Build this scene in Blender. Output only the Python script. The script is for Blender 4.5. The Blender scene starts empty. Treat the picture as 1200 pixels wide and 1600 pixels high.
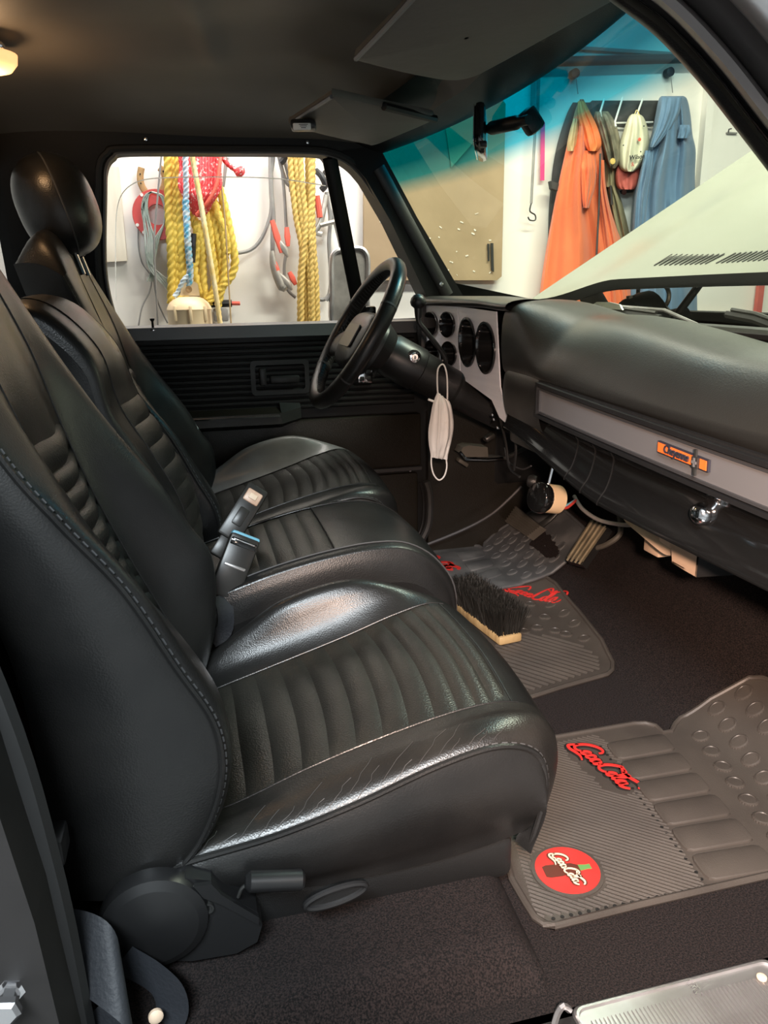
import bpy, bmesh, math, random
from mathutils import Vector, Matrix
random.seed(7)
SC = bpy.context.scene
COL = SC.collection
PI = math.pi

# ------------------------------------------------------------------ camera
FPX = 1200.0
PITCH, HEAD, ROLL = math.radians(16), math.radians(14), math.radians(1.0)
CAM = Vector((0, 0, .82))
FW = Vector((math.sin(HEAD)*math.cos(PITCH), math.cos(HEAD)*math.cos(PITCH), -math.sin(PITCH)))
R0 = Vector((math.cos(HEAD), -math.sin(HEAD), 0)); U0 = R0.cross(FW)
RT = math.cos(ROLL)*R0 - math.sin(ROLL)*U0
UP = math.cos(ROLL)*U0 + math.sin(ROLL)*R0
cd = bpy.data.cameras.new('camera'); cam = bpy.data.objects.new('camera', cd); COL.objects.link(cam)
cd.sensor_fit = 'VERTICAL'; cd.sensor_height = 36; cd.lens = 27; cd.clip_start = .02
cam.matrix_world = Matrix(((RT.x, UP.x, -FW.x, CAM.x), (RT.y, UP.y, -FW.y, CAM.y), (RT.z, UP.z, -FW.z, CAM.z), (0, 0, 0, 1)))
SC.camera = cam
def at(x, y, X=None, Y=None, Z=None):
    "real point where the sight line of a photo pixel meets the plane X=, Y= or Z= of the truck"
    d = FW*FPX + RT*(x-600) + UP*(800-y)
    t = Y/d.y if Y is not None else X/d.x if X is not None else (Z-CAM.z)/d.z
    return CAM + d*t

# ------------------------------------------------------------------ light
SC.view_settings.view_transform = 'Standard'; SC.view_settings.look = 'None'
SC.view_settings.gamma = 1; SC.view_settings.use_curve_mapping = False
SC.view_settings.exposure = 0.32
w = bpy.data.worlds.new('garage_air'); SC.world = w; w.use_nodes = True
w.node_tree.nodes['Background'].inputs[0].default_value = (.95, .97, 1, 1)
w.node_tree.nodes['Background'].inputs[1].default_value = .25
def area(name, loc, target, sx, sy, power, col):
    l = bpy.data.lights.new(name, 'AREA'); l.shape = 'RECTANGLE'; l.size = sx; l.size_y = sy; l.energy = power; l.color = col
    o = bpy.data.objects.new(name, l); COL.objects.link(o); o.location = loc
    o.rotation_euler = (Vector(target)-Vector(loc)).to_track_quat('-Z', 'Y').to_euler()
    return o
area('fluorescent_light_front', (1.55, 1.75, 2.18), (1.55, 1.75, 0), 1.3, .25, 54, (.97, 1, .88))
area('fluorescent_light_wall', (.3, 2.75, 2.18), (.35, 3.0, 0), 1.6, .25, 31, (1, .95, .89))
area('fluorescent_light_rear', (-.4, -1.0, 2.18), (-.3, -.9, 0), 1.3, .25, 135, (.84, .94, 1))
l_ = bpy.data.lights.new('work_lamp_light', 'SPOT'); l_.energy = 165; l_.color = (1, .70, .54); l_.spot_size = math.radians(62); l_.spot_blend = 1; l_.shadow_soft_size = .03
o_ = bpy.data.objects.new('work_lamp_light', l_); COL.objects.link(o_); o_.location = (.0, -.16, .905)
o_.rotation_euler = (Vector((.86, 1.14, .14))-o_.location).to_track_quat('-Z', 'Y').to_euler()

# ------------------------------------------------------------------ helpers
def smooth(a, b, x):
    t = min(1, max(0, (x-a)/(b-a))); return t*t*(3-2*t)
def lerp(a, b, t): return a+(b-a)*t
def catmull(pts, n, closed=False):
    "n points along a smooth curve through pts (uniform in index)"
    pts = [Vector(p) for p in pts]; m = len(pts); out = []
    span = m if closed else m-1
    for i in range(n):
        t = i/(n if closed else n-1)*span; k = min(int(t), span-1); f = t-k
        def g(j): return pts[j % m] if closed else pts[min(max(j, 0), m-1)]
        p0, p1, p2, p3 = g(k-1), g(k), g(k+1), g(k+2)
        out.append(.5*((2*p1)+(p2-p0)*f+(2*p0-5*p1+4*p2-p3)*f*f+(3*p1-p0-3*p2+p3)*f*f*f))
    return out

class MB:
    def __init__(s): s.v = []; s.f = []
    def add(s, vs, fs):
        o = len(s.v); s.v += [tuple(v) for v in vs]; s.f += [tuple(i+o for i in f) for f in fs]; return s
    def box(s, c, d, rot=None, bev=0):
        bm = bmesh.new(); bmesh.ops.create_cube(bm, size=1)
        for v in bm.verts: v.co = Vector((v.co.x*d[0], v.co.y*d[1], v.co.z*d[2]))
        if bev: bmesh.ops.bevel(bm, geom=bm.edges[:], offset=bev, segments=2, profile=.5, affect='EDGES')
        m = rot if rot else Matrix.Identity(3)
        bm.verts.ensure_lookup_table(); bm.verts.index_update()
        s.add([m @ v.co + Vector(c) for v in bm.verts], [[v.index for v in f.verts] for f in bm.faces]); bm.free(); return s
    def grid(s, fn, nu, nv, closeu=False, closev=False, flip=False):
        vs = [fn(i/(nu if closeu else nu-1), j/(nv if closev else nv-1)) for i in range(nu) for j in range(nv)]
        fs = []
        for i in range(nu if closeu else nu-1):
            for j in range(nv if closev else nv-1):
                a, b, c, d = i*nv+j, ((i+1) % nu)*nv+j, ((i+1) % nu)*nv+(j+1) % nv, i*nv+(j+1) % nv
                fs.append((a, d, c, b) if flip else (a, b, c, d))
        return s.add(vs, fs)
    def tube(s, pts, r, n=8, closed=False, cap=True, rope=0, pitch=.03, squash=None):
        "sweep a round (or three-strand rope) section along pts; r may be a list"
        pts = [Vector(p) for p in pts]; m = len(pts)
        rad = r if isinstance(r, (list, tuple)) else [r]*m
        tang = []
        for i in range(m):
            a = pts[(i-1) % m] if closed or i > 0 else pts[i]; b = pts[(i+1) % m] if closed or i < m-1 else pts[i]
            d = b-a; tang.append(d.normalized() if d.length > 1e-9 else Vector((0, 0, 1)))
        t0 = tang[0]; ref = Vector((0, 0, 1)) if abs(t0.z) < .9 else Vector((1, 0, 0))
        nrm = t0.cross(ref).normalized(); vs = []; L = 0
        for i in range(m):
            t = tang[i]; nrm = (nrm-t*nrm.dot(t)); nrm = nrm.normalized() if nrm.length > 1e-6 else t.orthogonal().normalized()
            b = t.cross(nrm)
            if i: L += (pts[i]-pts[i-1]).length
            for k in range(n):
                a = 2*PI*k/n; rr = rad[i]
                if rope: rr *= 1-rope+2*rope*abs(math.cos(1.5*a-PI*L/pitch))**.8
                v = (nrm*math.cos(a)+b*math.sin(a))*rr
                if squash: v = Vector((v.x*squash[0], v.y*squash[1], v.z*squash[2]))
                vs.append(pts[i]+v)
        fs = []
        for i in range(m if closed else m-1):
            for k in range(n):
                j = (i+1) % m; q = (k+1) % n
                fs.append((i*n+k, i*n+q, j*n+q, j*n+k))
        if cap and not closed: fs.append(tuple(range(n))[::-1]); fs.append(tuple((m-1)*n+k for k in range(n)))
        return s.add(vs, fs)
    def lathe(s, prof, org, axis, n=24, sy=1, cap=True):
        "prof: (radius, distance along axis)"
        ax = Vector(axis).normalized(); a = ax.orthogonal().normalized(); b = ax.cross(a); org = Vector(org)
        vs = []
        for r, h in prof:
            for k in range(n):
                t = 2*PI*k/n; vs.append(org+ax*h+(a*math.cos(t)+b*math.sin(t)*sy)*r)
        fs = []
        for i in range(len(prof)-1):
            for k in range(n):
                q = (k+1) % n; fs.append((i*n+k, i*n+q, (i+1)*n+q, (i+1)*n+k))
        if cap and prof[0][0] > 1e-6: fs.append(tuple(range(n))[::-1])
        if cap and prof[-1][0] > 1e-6: fs.append(tuple((len(prof)-1)*n+k for k in range(n)))
        return s.add(vs, fs)
    def prism(s, pts, ext):
        "polygon pts (3D, planar) extruded by vector ext"
        pts = [Vector(p) for p in pts]; e = Vector(ext); n = len(pts)
        fs = [tuple(range(n))[::-1], tuple(range(n, 2*n))]+[(i, (i+1) % n, n+(i+1) % n, n+i) for i in range(n)]
        return s.add(pts+[p+e for p in pts], fs)
    def ribbon(s, pts, wd, nrm, th):
        "flat strip of width wd (number or list) along pts, facing nrm, thickness th"
        pts = [Vector(p) for p in pts]; m = len(pts); nrm = Vector(nrm).normalized()
        vs = []
        for i in range(m):
            d = pts[min(i+1, m-1)]-pts[max(i-1, 0)]; sd = nrm.cross(d)
            sd = sd.normalized() if sd.length > 1e-9 else Vector((1, 0, 0))
            ww = (wd[i] if isinstance(wd, (list, tuple)) else wd)/2
            vs += [pts[i]-sd*ww, pts[i]+sd*ww, pts[i]+sd*ww+nrm*th, pts[i]-sd*ww+nrm*th]
        fs = []
        for i in range(m-1):
            for k in range(4):
                q = (k+1) % 4; fs.append((i*4+k, i*4+q, i*4+4+q, i*4+4+k))
        fs += [(3, 2, 1, 0), tuple((m-1)*4+k for k in range(4))]
        return s.add(vs, fs)
    def build(s, name, mat, parent=None, sm=True, sharp=40, kind=None):
        me = bpy.data.meshes.new(name); me.from_pydata(s.v, [], s.f); me.update()
        bm = bmesh.new(); bm.from_mesh(me); bmesh.ops.recalc_face_normals(bm, faces=bm.faces[:]); bm.to_mesh(me); bm.free()
        me.materials.append(M[mat] if isinstance(mat, str) else mat)
        if sm:
            for p in me.polygons: p.use_smooth = True
            me.set_sharp_from_angle(angle=math.radians(sharp))
        return link(name, me, parent, kind)
def link(name, me, parent=None, kind=None):
    o = bpy.data.objects.new(name, me); COL.objects.link(o)
    if parent is not None:
        o.parent = parent; o.matrix_parent_inverse = Matrix.Translation(parent.location).inverted() if parent.type == 'EMPTY' else Matrix.Identity(4)
    if kind: o['kind'] = kind
    return o
def tag(o, label, cat=None, group=None, kind=None):
    o['label'] = label
    if cat: o['category'] = cat
    if group: o['group'] = group
    if kind: o['kind'] = kind
    return o
def thing(name, label, cat, loc=(0, 0, 0), group=None, kind=None):
    o = bpy.data.objects.new(name, None); COL.objects.link(o); o.location = loc; o.empty_display_size = .05
    return tag(o, label, cat, group, kind)
def arc(c, u, v, r, a0, a1, n):
    c, u, v = Vector(c), Vector(u), Vector(v)
    return [c+(u*math.cos(lerp(a0, a1, i/(n-1)))+v*math.sin(lerp(a0, a1, i/(n-1))))*r for i in range(n)]
def rrect(c, u, v, w, h, r, n=5):
    "rounded rectangle outline centred at c, width w along u and height h along v"
    u, v = Vector(u).normalized(), Vector(v).normalized(); c = Vector(c); out = []
    for sx, sy, a in ((1, 1, 0), (-1, 1, PI/2), (-1, -1, PI), (1, -1, 1.5*PI)):
        cc = c+u*sx*(w/2-r)+v*sy*(h/2-r)
        out += [cc+u*math.cos(a+PI/2*i/n)*r+v*math.sin(a+PI/2*i/n)*r for i in range(n+1)]
    return out
def text_mb(txt, org, u, v, size, th, shear=0, spacing=1, bold=0):
    cu = bpy.data.curves.new('t', 'FONT'); cu.body = txt; cu.size = 1; cu.extrude = .5; cu.shear = shear; cu.space_character = spacing; cu.offset = bold; cu.resolution_u = 3
    o = bpy.data.objects.new('t', cu); me = bpy.data.meshes.new_from_object(o)
    u, v = Vector(u).normalized(), Vector(v).normalized(); n = u.cross(v); org = Vector(org)
    m = MB(); m.add([org+u*p.co.x*size+v*p.co.y*size+n*(p.co.z+.5)*th for p in me.vertices], [tuple(p.vertices) for p in me.polygons])
    bpy.data.objects.remove(o); bpy.data.curves.remove(cu); bpy.data.meshes.remove(me)
    return m

# ------------------------------------------------------------------ materials
M = {}
def mat(name, col, rough=.5, metal=0, col2=None, nscale=8, bump=0, bscale=60, spec=.5, sheen=0, emit=None, voro=0, vscale=300, coat=0, detail=4, rvar=0, stretch=None, lo=.35, hi=.65):
    m = bpy.data.materials.new(name); m.use_nodes = True; nt = m.node_tree; b = nt.nodes['Principled BSDF']
    b.inputs['Base Color'].default_value = (*col, 1); b.inputs['Roughness'].default_value = rough; b.inputs['Metallic'].default_value = metal
    b.inputs['Specular IOR Level'].default_value = spec
    if sheen: b.inputs['Sheen Weight'].default_value = sheen; b.inputs['Sheen Roughness'].default_value = .5
    if coat: b.inputs['Coat Weight'].default_value = coat; b.inputs['Coat Roughness'].default_value = .05
    tc = nt.nodes.new('ShaderNodeTexCoord'); vec = tc.outputs['Object']
    if stretch:
        mp = nt.nodes.new('ShaderNodeMapping'); mp.inputs['Scale'].default_value = stretch; nt.links.new(vec, mp.inputs[0]); vec = mp.outputs[0]
    def noise(sc):
        n = nt.nodes.new('ShaderNodeTexNoise'); n.inputs['Scale'].default_value = sc; n.inputs['Detail'].default_value = detail
        nt.links.new(vec, n.inputs['Vector']); return n
    if col2:
        n = noise(nscale); r = nt.nodes.new('ShaderNodeValToRGB')
        r.color_ramp.elements[0].position = lo; r.color_ramp.elements[1].position = hi
        r.color_ramp.elements[0].color = (*col, 1); r.color_ramp.elements[1].color = (*col2, 1)
        nt.links.new(n.outputs['Fac'], r.inputs[0]); nt.links.new(r.outputs[0], b.inputs['Base Color'])
    if rvar:
        n = noise(nscale*.7); mr = nt.nodes.new('ShaderNodeMapRange'); mr.inputs[3].default_value = max(0, rough-rvar); mr.inputs[4].default_value = min(1, rough+rvar)
        mr.inputs[1].default_value = .3; mr.inputs[2].default_value = .7
        nt.links.new(n.outputs['Fac'], mr.inputs[0]); nt.links.new(mr.outputs[0], b.inputs['Roughness'])
    last = None
    if bump:
        n = noise(bscale); bp = nt.nodes.new('ShaderNodeBump'); bp.inputs['Strength'].default_value = bump; bp.inputs['Distance'].default_value = .004
        nt.links.new(n.outputs['Fac'], bp.inputs['Height']); last = bp
    if voro:
        vn = nt.nodes.new('ShaderNodeTexVoronoi'); vn.inputs['Scale'].default_value = vscale; nt.links.new(vec, vn.inputs['Vector'])
        bp = nt.nodes.new('ShaderNodeBump'); bp.inputs['Strength'].default_value = voro; bp.inputs['Distance'].default_value = .002
        nt.links.new(vn.outputs['Distance'], bp.inputs['Height'])
        if last: nt.links.new(last.outputs[0], bp.inputs['Normal'])
        last = bp
    if last: nt.links.new(last.outputs[0], b.inputs['Normal'])
    if emit:
        b.inputs['Emission Color'].default_value = (*emit[0], 1); b.inputs['Emission Strength'].default_value = emit[1]
    M[name] = m; return m
mat('leather', (.010, .010, .010), .33, col2=(.016, .0155, .015), nscale=9, voro=.10, vscale=420, bump=.10, bscale=22, rvar=.07)
mat('leather_worn', (.011, .0105, .010), .34, col2=(.022, .02, .018), nscale=14, voro=.12, vscale=420, bump=.12, bscale=24, rvar=.06)
mat('pleat', (.014, .0135, .012), .38, col2=(.022, .021, .018), nscale=12, voro=.25, vscale=380, rvar=.06)
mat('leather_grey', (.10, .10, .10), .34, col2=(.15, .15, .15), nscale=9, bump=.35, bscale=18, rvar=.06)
mat('stitch', (.05, .05, .052), .6)
mat('crack', (.035, .033, .032), .5)
mat('plastic', (.012, .012, .012), .42, voro=.15, vscale=500, rvar=.06)
mat('plastic_gloss', (.008, .008, .008), .12, coat=.5, bump=.05, bscale=8)
mat('plastic_grey', (.012, .012, .0125), .38, rvar=.06)
mat('dash_pad', (.018, .018, .0165), .38, voro=.08, vscale=420, bump=.05, bscale=14, rvar=.06)
mat('bezel', (.78, .81, .90), .36, metal=.1, col2=(.84, .87, .95), nscale=3, stretch=(1, 1, 30))
mat('trim_silver', (.18, .176, .18), .40, metal=.3)
mat('trim_edge', (.05, .05, .052), .32, metal=.2)
mat('chrome', (.8, .8, .82), .12, metal=1, bump=.02)
mat('aluminium', (.62, .6, .6), .34, metal=.85, col2=(.5, .48, .47), nscale=20, bump=.06, bscale=90, rvar=.08)
mat('carpet', (.005, .0038, .0038), .95, col2=(.036, .024, .022), nscale=420, bump=1, bscale=900, sheen=.04, spec=.08, detail=6, lo=.4, hi=.62)
mat('mat_rubber', (.055, .047, .041), .45, col2=(.075, .064, .055), nscale=7, voro=.1, vscale=500, rvar=.08)
mat('mat_dusty', (.07, .072, .075), .5, col2=(.17, .17, .17), nscale=10, bump=.15, bscale=60, rvar=.1, lo=.45, hi=.75)
mat('mat_groove', (.008, .0075, .007), .7)
mat('logo_red', (.72, .035, .03), .5, col2=(.6, .03, .025), nscale=40)
mat('logo_cream', (.82, .62, .45), .5)
mat('logo_bottle', (.10, .025, .015), .4)
mat('logo_green', (.12, .28, .08), .4)
mat('headliner', (.12, .108, .092), .58, col2=(.14, .126, .108), nscale=4, bump=.2, bscale=6, rvar=.08)
mat('visor', (.13, .12, .104), .6, bump=.15, bscale=40)
mat('door_black', (.005, .005, .005), .45, bump=.08, bscale=15, rvar=.06, spec=.3)
mat('door_panel', (.012, .010, .007), .36, voro=.2, vscale=350, rvar=.06)
mat('belt_rail', (.16, .16, .165), .4, metal=.3)
mat('black_paint', (.005, .005, .005), .5, spec=.25)
mat('rubber', (.02, .02, .02), .6, bump=.1, bscale=40)
mat('jamb', (.19, .17, .165), .45, col2=(.24, .215, .21), nscale=6, rvar=.08)
mat('jamb_dark', (.014, .013, .0125), .6, spec=.3, col2=(.028, .025, .024), nscale=6)
mat('jamb_mid', (.075, .067, .064), .45, col2=(.09, .08, .077), nscale=6)
mat('wall_white', (.86, .82, .77), .7, col2=(.80, .76, .71), nscale=3, bump=.05, bscale=5, lo=.4, hi=.8)
mat('wall_dim', (.7, .7, .7), .7)
mat('concrete', (.3, .29, .28), .8, col2=(.22, .215, .21), nscale=4)
mat('plank', (.78, .70, .58), .6, col2=(.7, .62, .5), nscale=5, stretch=(8, 1, 1))
mat('rope_yellow', (.80, .58, .10), .65, col2=(.66, .46, .07), nscale=60, bump=.06, bscale=400)
mat('rope_gold', (.68, .48, .14), .7, col2=(.54, .36, .1), nscale=60, bump=.06, bscale=400)
mat('rope_red', (.72, .05, .06), .6, col2=(.9, .62, .58), nscale=90, lo=.56, hi=.66)
mat('rope_blue', (.12, .45, .68), .6, col2=(.72, .8, .85), nscale=60, lo=.4, hi=.6)
mat('rope_pale', (.62, .72, .8), .6, col2=(.2, .38, .6), nscale=120, lo=.55, hi=.7)
mat('rope_cream', (.88, .62, .22), .65, col2=(.9, .75, .45), nscale=25)
mat('red_plastic', (.62, .05, .04), .45, col2=(.5, .05, .04), nscale=9)
mat('wire_green', (.25, .31, .27), .5, col2=(.42, .45, .42), nscale=25)
mat('wire_grey', (.23, .22, .215), .5, col2=(.3, .29, .28), nscale=14)
mat('wire_dark', (.05, .05, .055), .5)
mat('horseshoe', (.5, .3, .13), .55, col2=(.36, .22, .1), nscale=30, metal=.3)
mat('buoy', (.86, .68, .44), .45, col2=(.8, .61, .38), nscale=6)
mat('clamp_red', (.75, .12, .08), .45)
mat('clamp_steel', (.5, .46, .42), .4, metal=.6, col2=(.36, .33, .3), nscale=25)
mat('board_brown', (.30, .21, .12), .62, col2=(.38, .27, .16), nscale=5, bump=.1, bscale=20, lo=.4, hi=.7)
mat('scuff', (.75, .68, .58), .8)
mat('orange_cloth', (.76, .17, .06), .85, col2=(.66, .14, .05), nscale=5, bump=.25, bscale=30, sheen=.2)
mat('orange_bright', (.85, .2, .06), .8, bump=.15, bscale=40)
mat('tan_cloth', (.5, .34, .17), .85, col2=(.42, .3, .16), nscale=9)
mat('olive_cloth', (.22, .2, .12), .85, col2=(.3, .25, .15), nscale=8, bump=.2, bscale=40)
mat('camo_cloth', (.12, .11, .08), .85, col2=(.25, .22, .16), nscale=26, bump=.2, bscale=40)
mat('blue_cloth', (.10, .18, .29), .85, col2=(.14, .23, .35), nscale=5, bump=.25, bscale=30, sheen=.15)
mat('dark_cloth', (.03, .032, .034), .85, col2=(.05, .05, .05), nscale=8, bump=.2, bscale=30)
mat('cap_white', (.74, .7, .52), .85, col2=(.66, .62, .46), nscale=9, bump=.2, bscale=50)
mat('cap_red', (.62, .14, .11), .8, col2=(.5, .1, .09), nscale=9)
mat('white_paint', (.8, .8, .76), .4)
mat('pink', (.85, .06, .25), .6)
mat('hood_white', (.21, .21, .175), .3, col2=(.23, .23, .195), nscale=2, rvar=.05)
mat('dark_metal', (.05, .05, .048), .4, metal=.5)
mat('black_hole', (.004, .004, .004), .6)
mat('mask_cloth', (.80, .78, .75), .85, col2=(.74, .72, .69), nscale=8, bump=.12, bscale=60)
mat('bristle', (.012, .011, .009), .55)
mat('wood', (.52, .36, .17), .6, col2=(.36, .23, .10), nscale=12, stretch=(1, 6, 1), bump=.2, bscale=60)
mat('pedal_rubber', (.075, .068, .055), .6, col2=(.11, .10, .085), nscale=14)
mat('pedal_rib', (.30, .25, .16), .5, col2=(.18, .15, .1), nscale=30)
mat('buckle', (.022, .02, .018), .34, col2=(.03, .028, .025), nscale=5)
mat('buckle_button', (.6, .38, .26), .4, col2=(.7, .48, .36), nscale=60)
mat('buckle_blue', (.17, .42, .55), .4)
mat('belt_web', (.02, .022, .027), .6, bump=.2, bscale=200)
mat('cardboard', (.62, .45, .32), .8, col2=(.56, .4, .28), nscale=14)
mat('gauge_cream', (.86, .64, .40), .5)
mat('gauge_face', (.02, .02, .02), .12, coat=1)
mat('emblem_orange', (.85, .16, .03), .35)
mat('mirror_glass', (.8, .8, .8), .03, metal=1)
mat('dome_lens', (.9, .7, .4), .3, emit=((1, .5, .2), 1.1))
mat('tube_light', (1, 1, 1), .3, emit=((.97, 1, .93), 6))
mat('paper', (.85, .85, .83), .6)
mat('ink', (.02, .02, .03), .6)
def glass(name, tint, ramp=None, refl=.5, dirt=0):
    m = bpy.data.materials.new(name); m.use_nodes = True; nt = m.node_tree; nt.nodes.clear()
    out = nt.nodes.new('ShaderNodeOutputMaterial'); mx = nt.nodes.new('ShaderNodeMixShader')
    tr = nt.nodes.new('ShaderNodeBsdfTransparent'); gl = nt.nodes.new('ShaderNodeBsdfGlossy'); gl.inputs['Roughness'].default_value = .02
    fr = nt.nodes.new('ShaderNodeFresnel'); fr.inputs['IOR'].default_value = 1.45
    mu = nt.nodes.new('ShaderNodeMath'); mu.operation = 'MULTIPLY'; mu.inputs[1].default_value = refl
    nt.links.new(fr.outputs[0], mu.inputs[0]); nt.links.new(mu.outputs[0], mx.inputs[0])
    nt.links.new(tr.outputs[0], mx.inputs[1]); nt.links.new(gl.outputs[0], mx.inputs[2]); nt.links.new(mx.outputs[0], out.inputs[0])
    tr.inputs[0].default_value = (*tint, 1)
    if ramp:
        tc = nt.nodes.new('ShaderNodeTexCoord'); sp = nt.nodes.new('ShaderNodeSeparateXYZ'); nt.links.new(tc.outputs['Object'], sp.inputs[0])
        mr = nt.nodes.new('ShaderNodeMapRange'); mr.inputs[1].default_value = ramp[0]; mr.inputs[2].default_value = ramp[1]
        nt.links.new(sp.outputs['Z'], mr.inputs[0]); cr = nt.nodes.new('ShaderNodeValToRGB')
        cr.color_ramp.elements[0].color = (*tint, 1); cr.color_ramp.elements[1].color = (*ramp[2], 1)
        e = cr.color_ramp.elements.new(.5); e.color = (*ramp[3], 1)
        nt.links.new(mr.outputs[0], cr.inputs[0]); nt.links.new(cr.outputs[0], tr.inputs[0])
    M[name] = m
glass('glass_clear', (.97, .97, .96), refl=.25)
glass('glass_shade', (.93, .99, .86), (1.075, 1.145, (.0, .16, .26), (.05, .42, .56)), refl=.07)
m_ = mat('glass_edge', (.9, .9, .9), .3); nt_ = m_.node_tree; tl_ = nt_.nodes.new('ShaderNodeBsdfTranslucent'); tl_.inputs[0].default_value = (.95, .97, .95, 1)
nt_.links.new(tl_.outputs[0], nt_.nodes['Material Output'].inputs[0])

# ------------------------------------------------------------------ garage
def struct(o, label): return tag(o, label, kind='structure')
def panel(name, a, b, mat_, label):
    c = [(a[i]+b[i])/2 for i in range(3)]; d = [abs(b[i]-a[i]) for i in range(3)]
    return struct(MB().box(c, d).build(name, mat_, sm=False), label)
WY = 3.2
panel('floor_garage', (-4, -3.5, -.72), (5, 3.3, -.62), 'concrete', 'grey concrete garage floor under the truck')
panel('ceiling_garage', (-4, -3.5, 2.3), (5, 3.3, 2.4), 'wall_dim', 'pale garage ceiling over the truck')
panel('wall_left', (-4, WY, -.62), (5, WY+.1, 2.3), 'wall_white', 'white painted garage wall hung with ropes and coats')
panel('wall_front', (5, -3.5, -.62), (5.1, 3.3, 2.3), 'wall_dim', 'garage wall ahead of the truck')
panel('wall_behind', (-4.1, -3.5, -.62), (-4, 3.3, 2.3), 'wall_dim', 'garage wall behind the truck')
panel('wall_right', (-4, -3.6, -.62), (5, -3.5, 2.3), 'wall_dim', 'garage wall on the passenger side')
for n_, x_, y_, l_ in (('fluorescent_fixture', 1.55, 1.75, 'ceiling tube light fixture above the engine bay'), ('fluorescent_fixture', .3, 2.75, 'ceiling tube light fixture beside the rope wall'), ('fluorescent_fixture', -.4, -1.0, 'ceiling tube light fixture on the passenger side')):
    t = thing(n_, l_, 'light fixture', (x_, y_, 2.3), group='garage tube lights')
    MB().box((x_, y_, 2.27), (1.7, .32, .06), bev=.01).build('housing', 'white_paint', t)
    for dy in (-.07, .07): MB().tube([(x_-.7, y_+dy, 2.225), (x_+.7, y_+dy, 2.225)], .015, 10).build('tube', 'white_paint', t)
t = thing('work_lamp', 'bare work lamp hung on a cord beside the passenger door', 'lamp', (-.02, -.24, 2.3))
MB().tube([(-.02, -.24, 2.3), (-.02, -.24, 1.02)], .006).build('cord', 'wire_dark', t)
MB().lathe([(.02, -.12), (.025, -.06), (.07, -.03), (.085, -.015)], (-.012, -.185, .92), (.55, .8, -.42), 24, cap=False).build('shade', 'aluminium', t)

# ------------------------------------------------------------------ cab shell
YC = 1.48
def zf(x, y):
    toe = max(0, x-.86); toe = .85*(toe*toe/(toe+.06)) if toe > 0 else 0
    hump = .055*math.exp(-((y-1.42)/.24)**4)*smooth(.88, 1.08, x)
    return min(toe, .55)+hump
struct(MB().grid(lambda u, v: (lerp(-.44, 1.5, u), lerp(.63, 2.34, v), zf(lerp(-.44, 1.5, u), lerp(.63, 2.34, v))), 90, 40).build('floor', 'carpet'), 'black carpet over the cab floor and toe board')
panel('wall_firewall', (1.42, .62, -.1), (1.5, 2.36, .75), 'black_paint', 'dark firewall under the dashboard')
def hz(x, y):
    a = abs((y-YC)/.75); b = (x+.40)/.98
    z = 1.175+.085*(1-min(1, a)**5)*(1-max(0, min(1, abs(b-.45)/.56))**5)
    z += .006*math.sin(9*x+3*y)*math.sin(5*y-1)+.005*math.sin(17*y+6*x)*(1-a)
    z -= .010*math.exp(-((x-.02-.16*(y-1.2))/.02)**2)*smooth(1.15, 1.3, y)*(1-smooth(1.6, 1.8, y))
    z -= .009*math.exp(-((y-1.13-.12*x)/.014)**2)+.006*math.exp(-((y-1.19-.05*x)/.03)**2)
    return z
struct(MB().grid(lambda u, v: (lerp(-.44, .56, u), lerp(.70, 2.24, v), hz(lerp(-.44, .56, u), lerp(.70, 2.24, v))), 80, 90).build('ceiling', 'headliner'), 'dark padded vinyl headliner of the cab roof')
def wsx(y, z): return .548+(1.18-z)/1.49+.1*(1-((y-YC)/.74)**2)
# roof skin and windshield header
struct(MB().grid(lambda u, v: (lerp(-.5, wsx(lerp(.66, 2.3, v), 1.2), u), lerp(.64, 2.32, v), 1.30-.09*abs(lerp(-1, 1, v))**4-(.108-.09*abs(lerp(-1, 1, v))**4)*u**8), 14, 14).build('roof_panel', 'black_paint'), 'black painted steel roof of the truck cab')
m = MB()
def hdr(u, v):
    y = lerp(.74, 2.24, u); pr = [(-.17, 1.222), (-.10, 1.205), (-.055, 1.188), (-.02, 1.178), (.0, 1.178), (.012, 1.19)]
    p = catmull([(a, b, 0) for a, b in pr], 13)[int(round(v*12))]
    return (wsx(y, 1.18)+p.x, y, p.y)
m.grid(hdr, 40, 13); struct(m.build('trim_1', 'plastic'), 'dark trim band along the top of the windshield')
# windshield
m = MB(); m.grid(lambda u, v: (wsx(lerp(.75, 2.215, u), lerp(.70, 1.19, v)), lerp(.75, 2.215, u), lerp(.70, 1.19, v)), 40, 24)
struct(m.build('window_1', 'glass_shade'), 'curved windshield with a blue shade band along its top')
# rear wall with window opening
ry0, ry1, rz0, rz1 = .95, at(24, 330, X=-.40).y-.02, .80, 1.13
m = MB()
for a, b in (((.6, -.1), (2.4, rz0)), ((.6, rz1), (2.4, 1.3)), ((.6, rz0), (ry0, rz1)), ((ry1, rz0), (2.4, rz1))):
    m.box((-.415, (a[0]+b[0])/2, (a[1]+b[1])/2), (.03, b[0]-a[0], b[1]-a[1]))
struct(m.build('wall_rear', 'black_paint', sm=False), 'black rear wall of the cab around the back window')
struct(MB().box((-.405, (ry0+ry1)/2, (rz0+rz1)/2), (.006, ry1-ry0, rz1-rz0)).build('window_2', 'glass_clear', sm=False), 'rear window glass of the cab')

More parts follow.
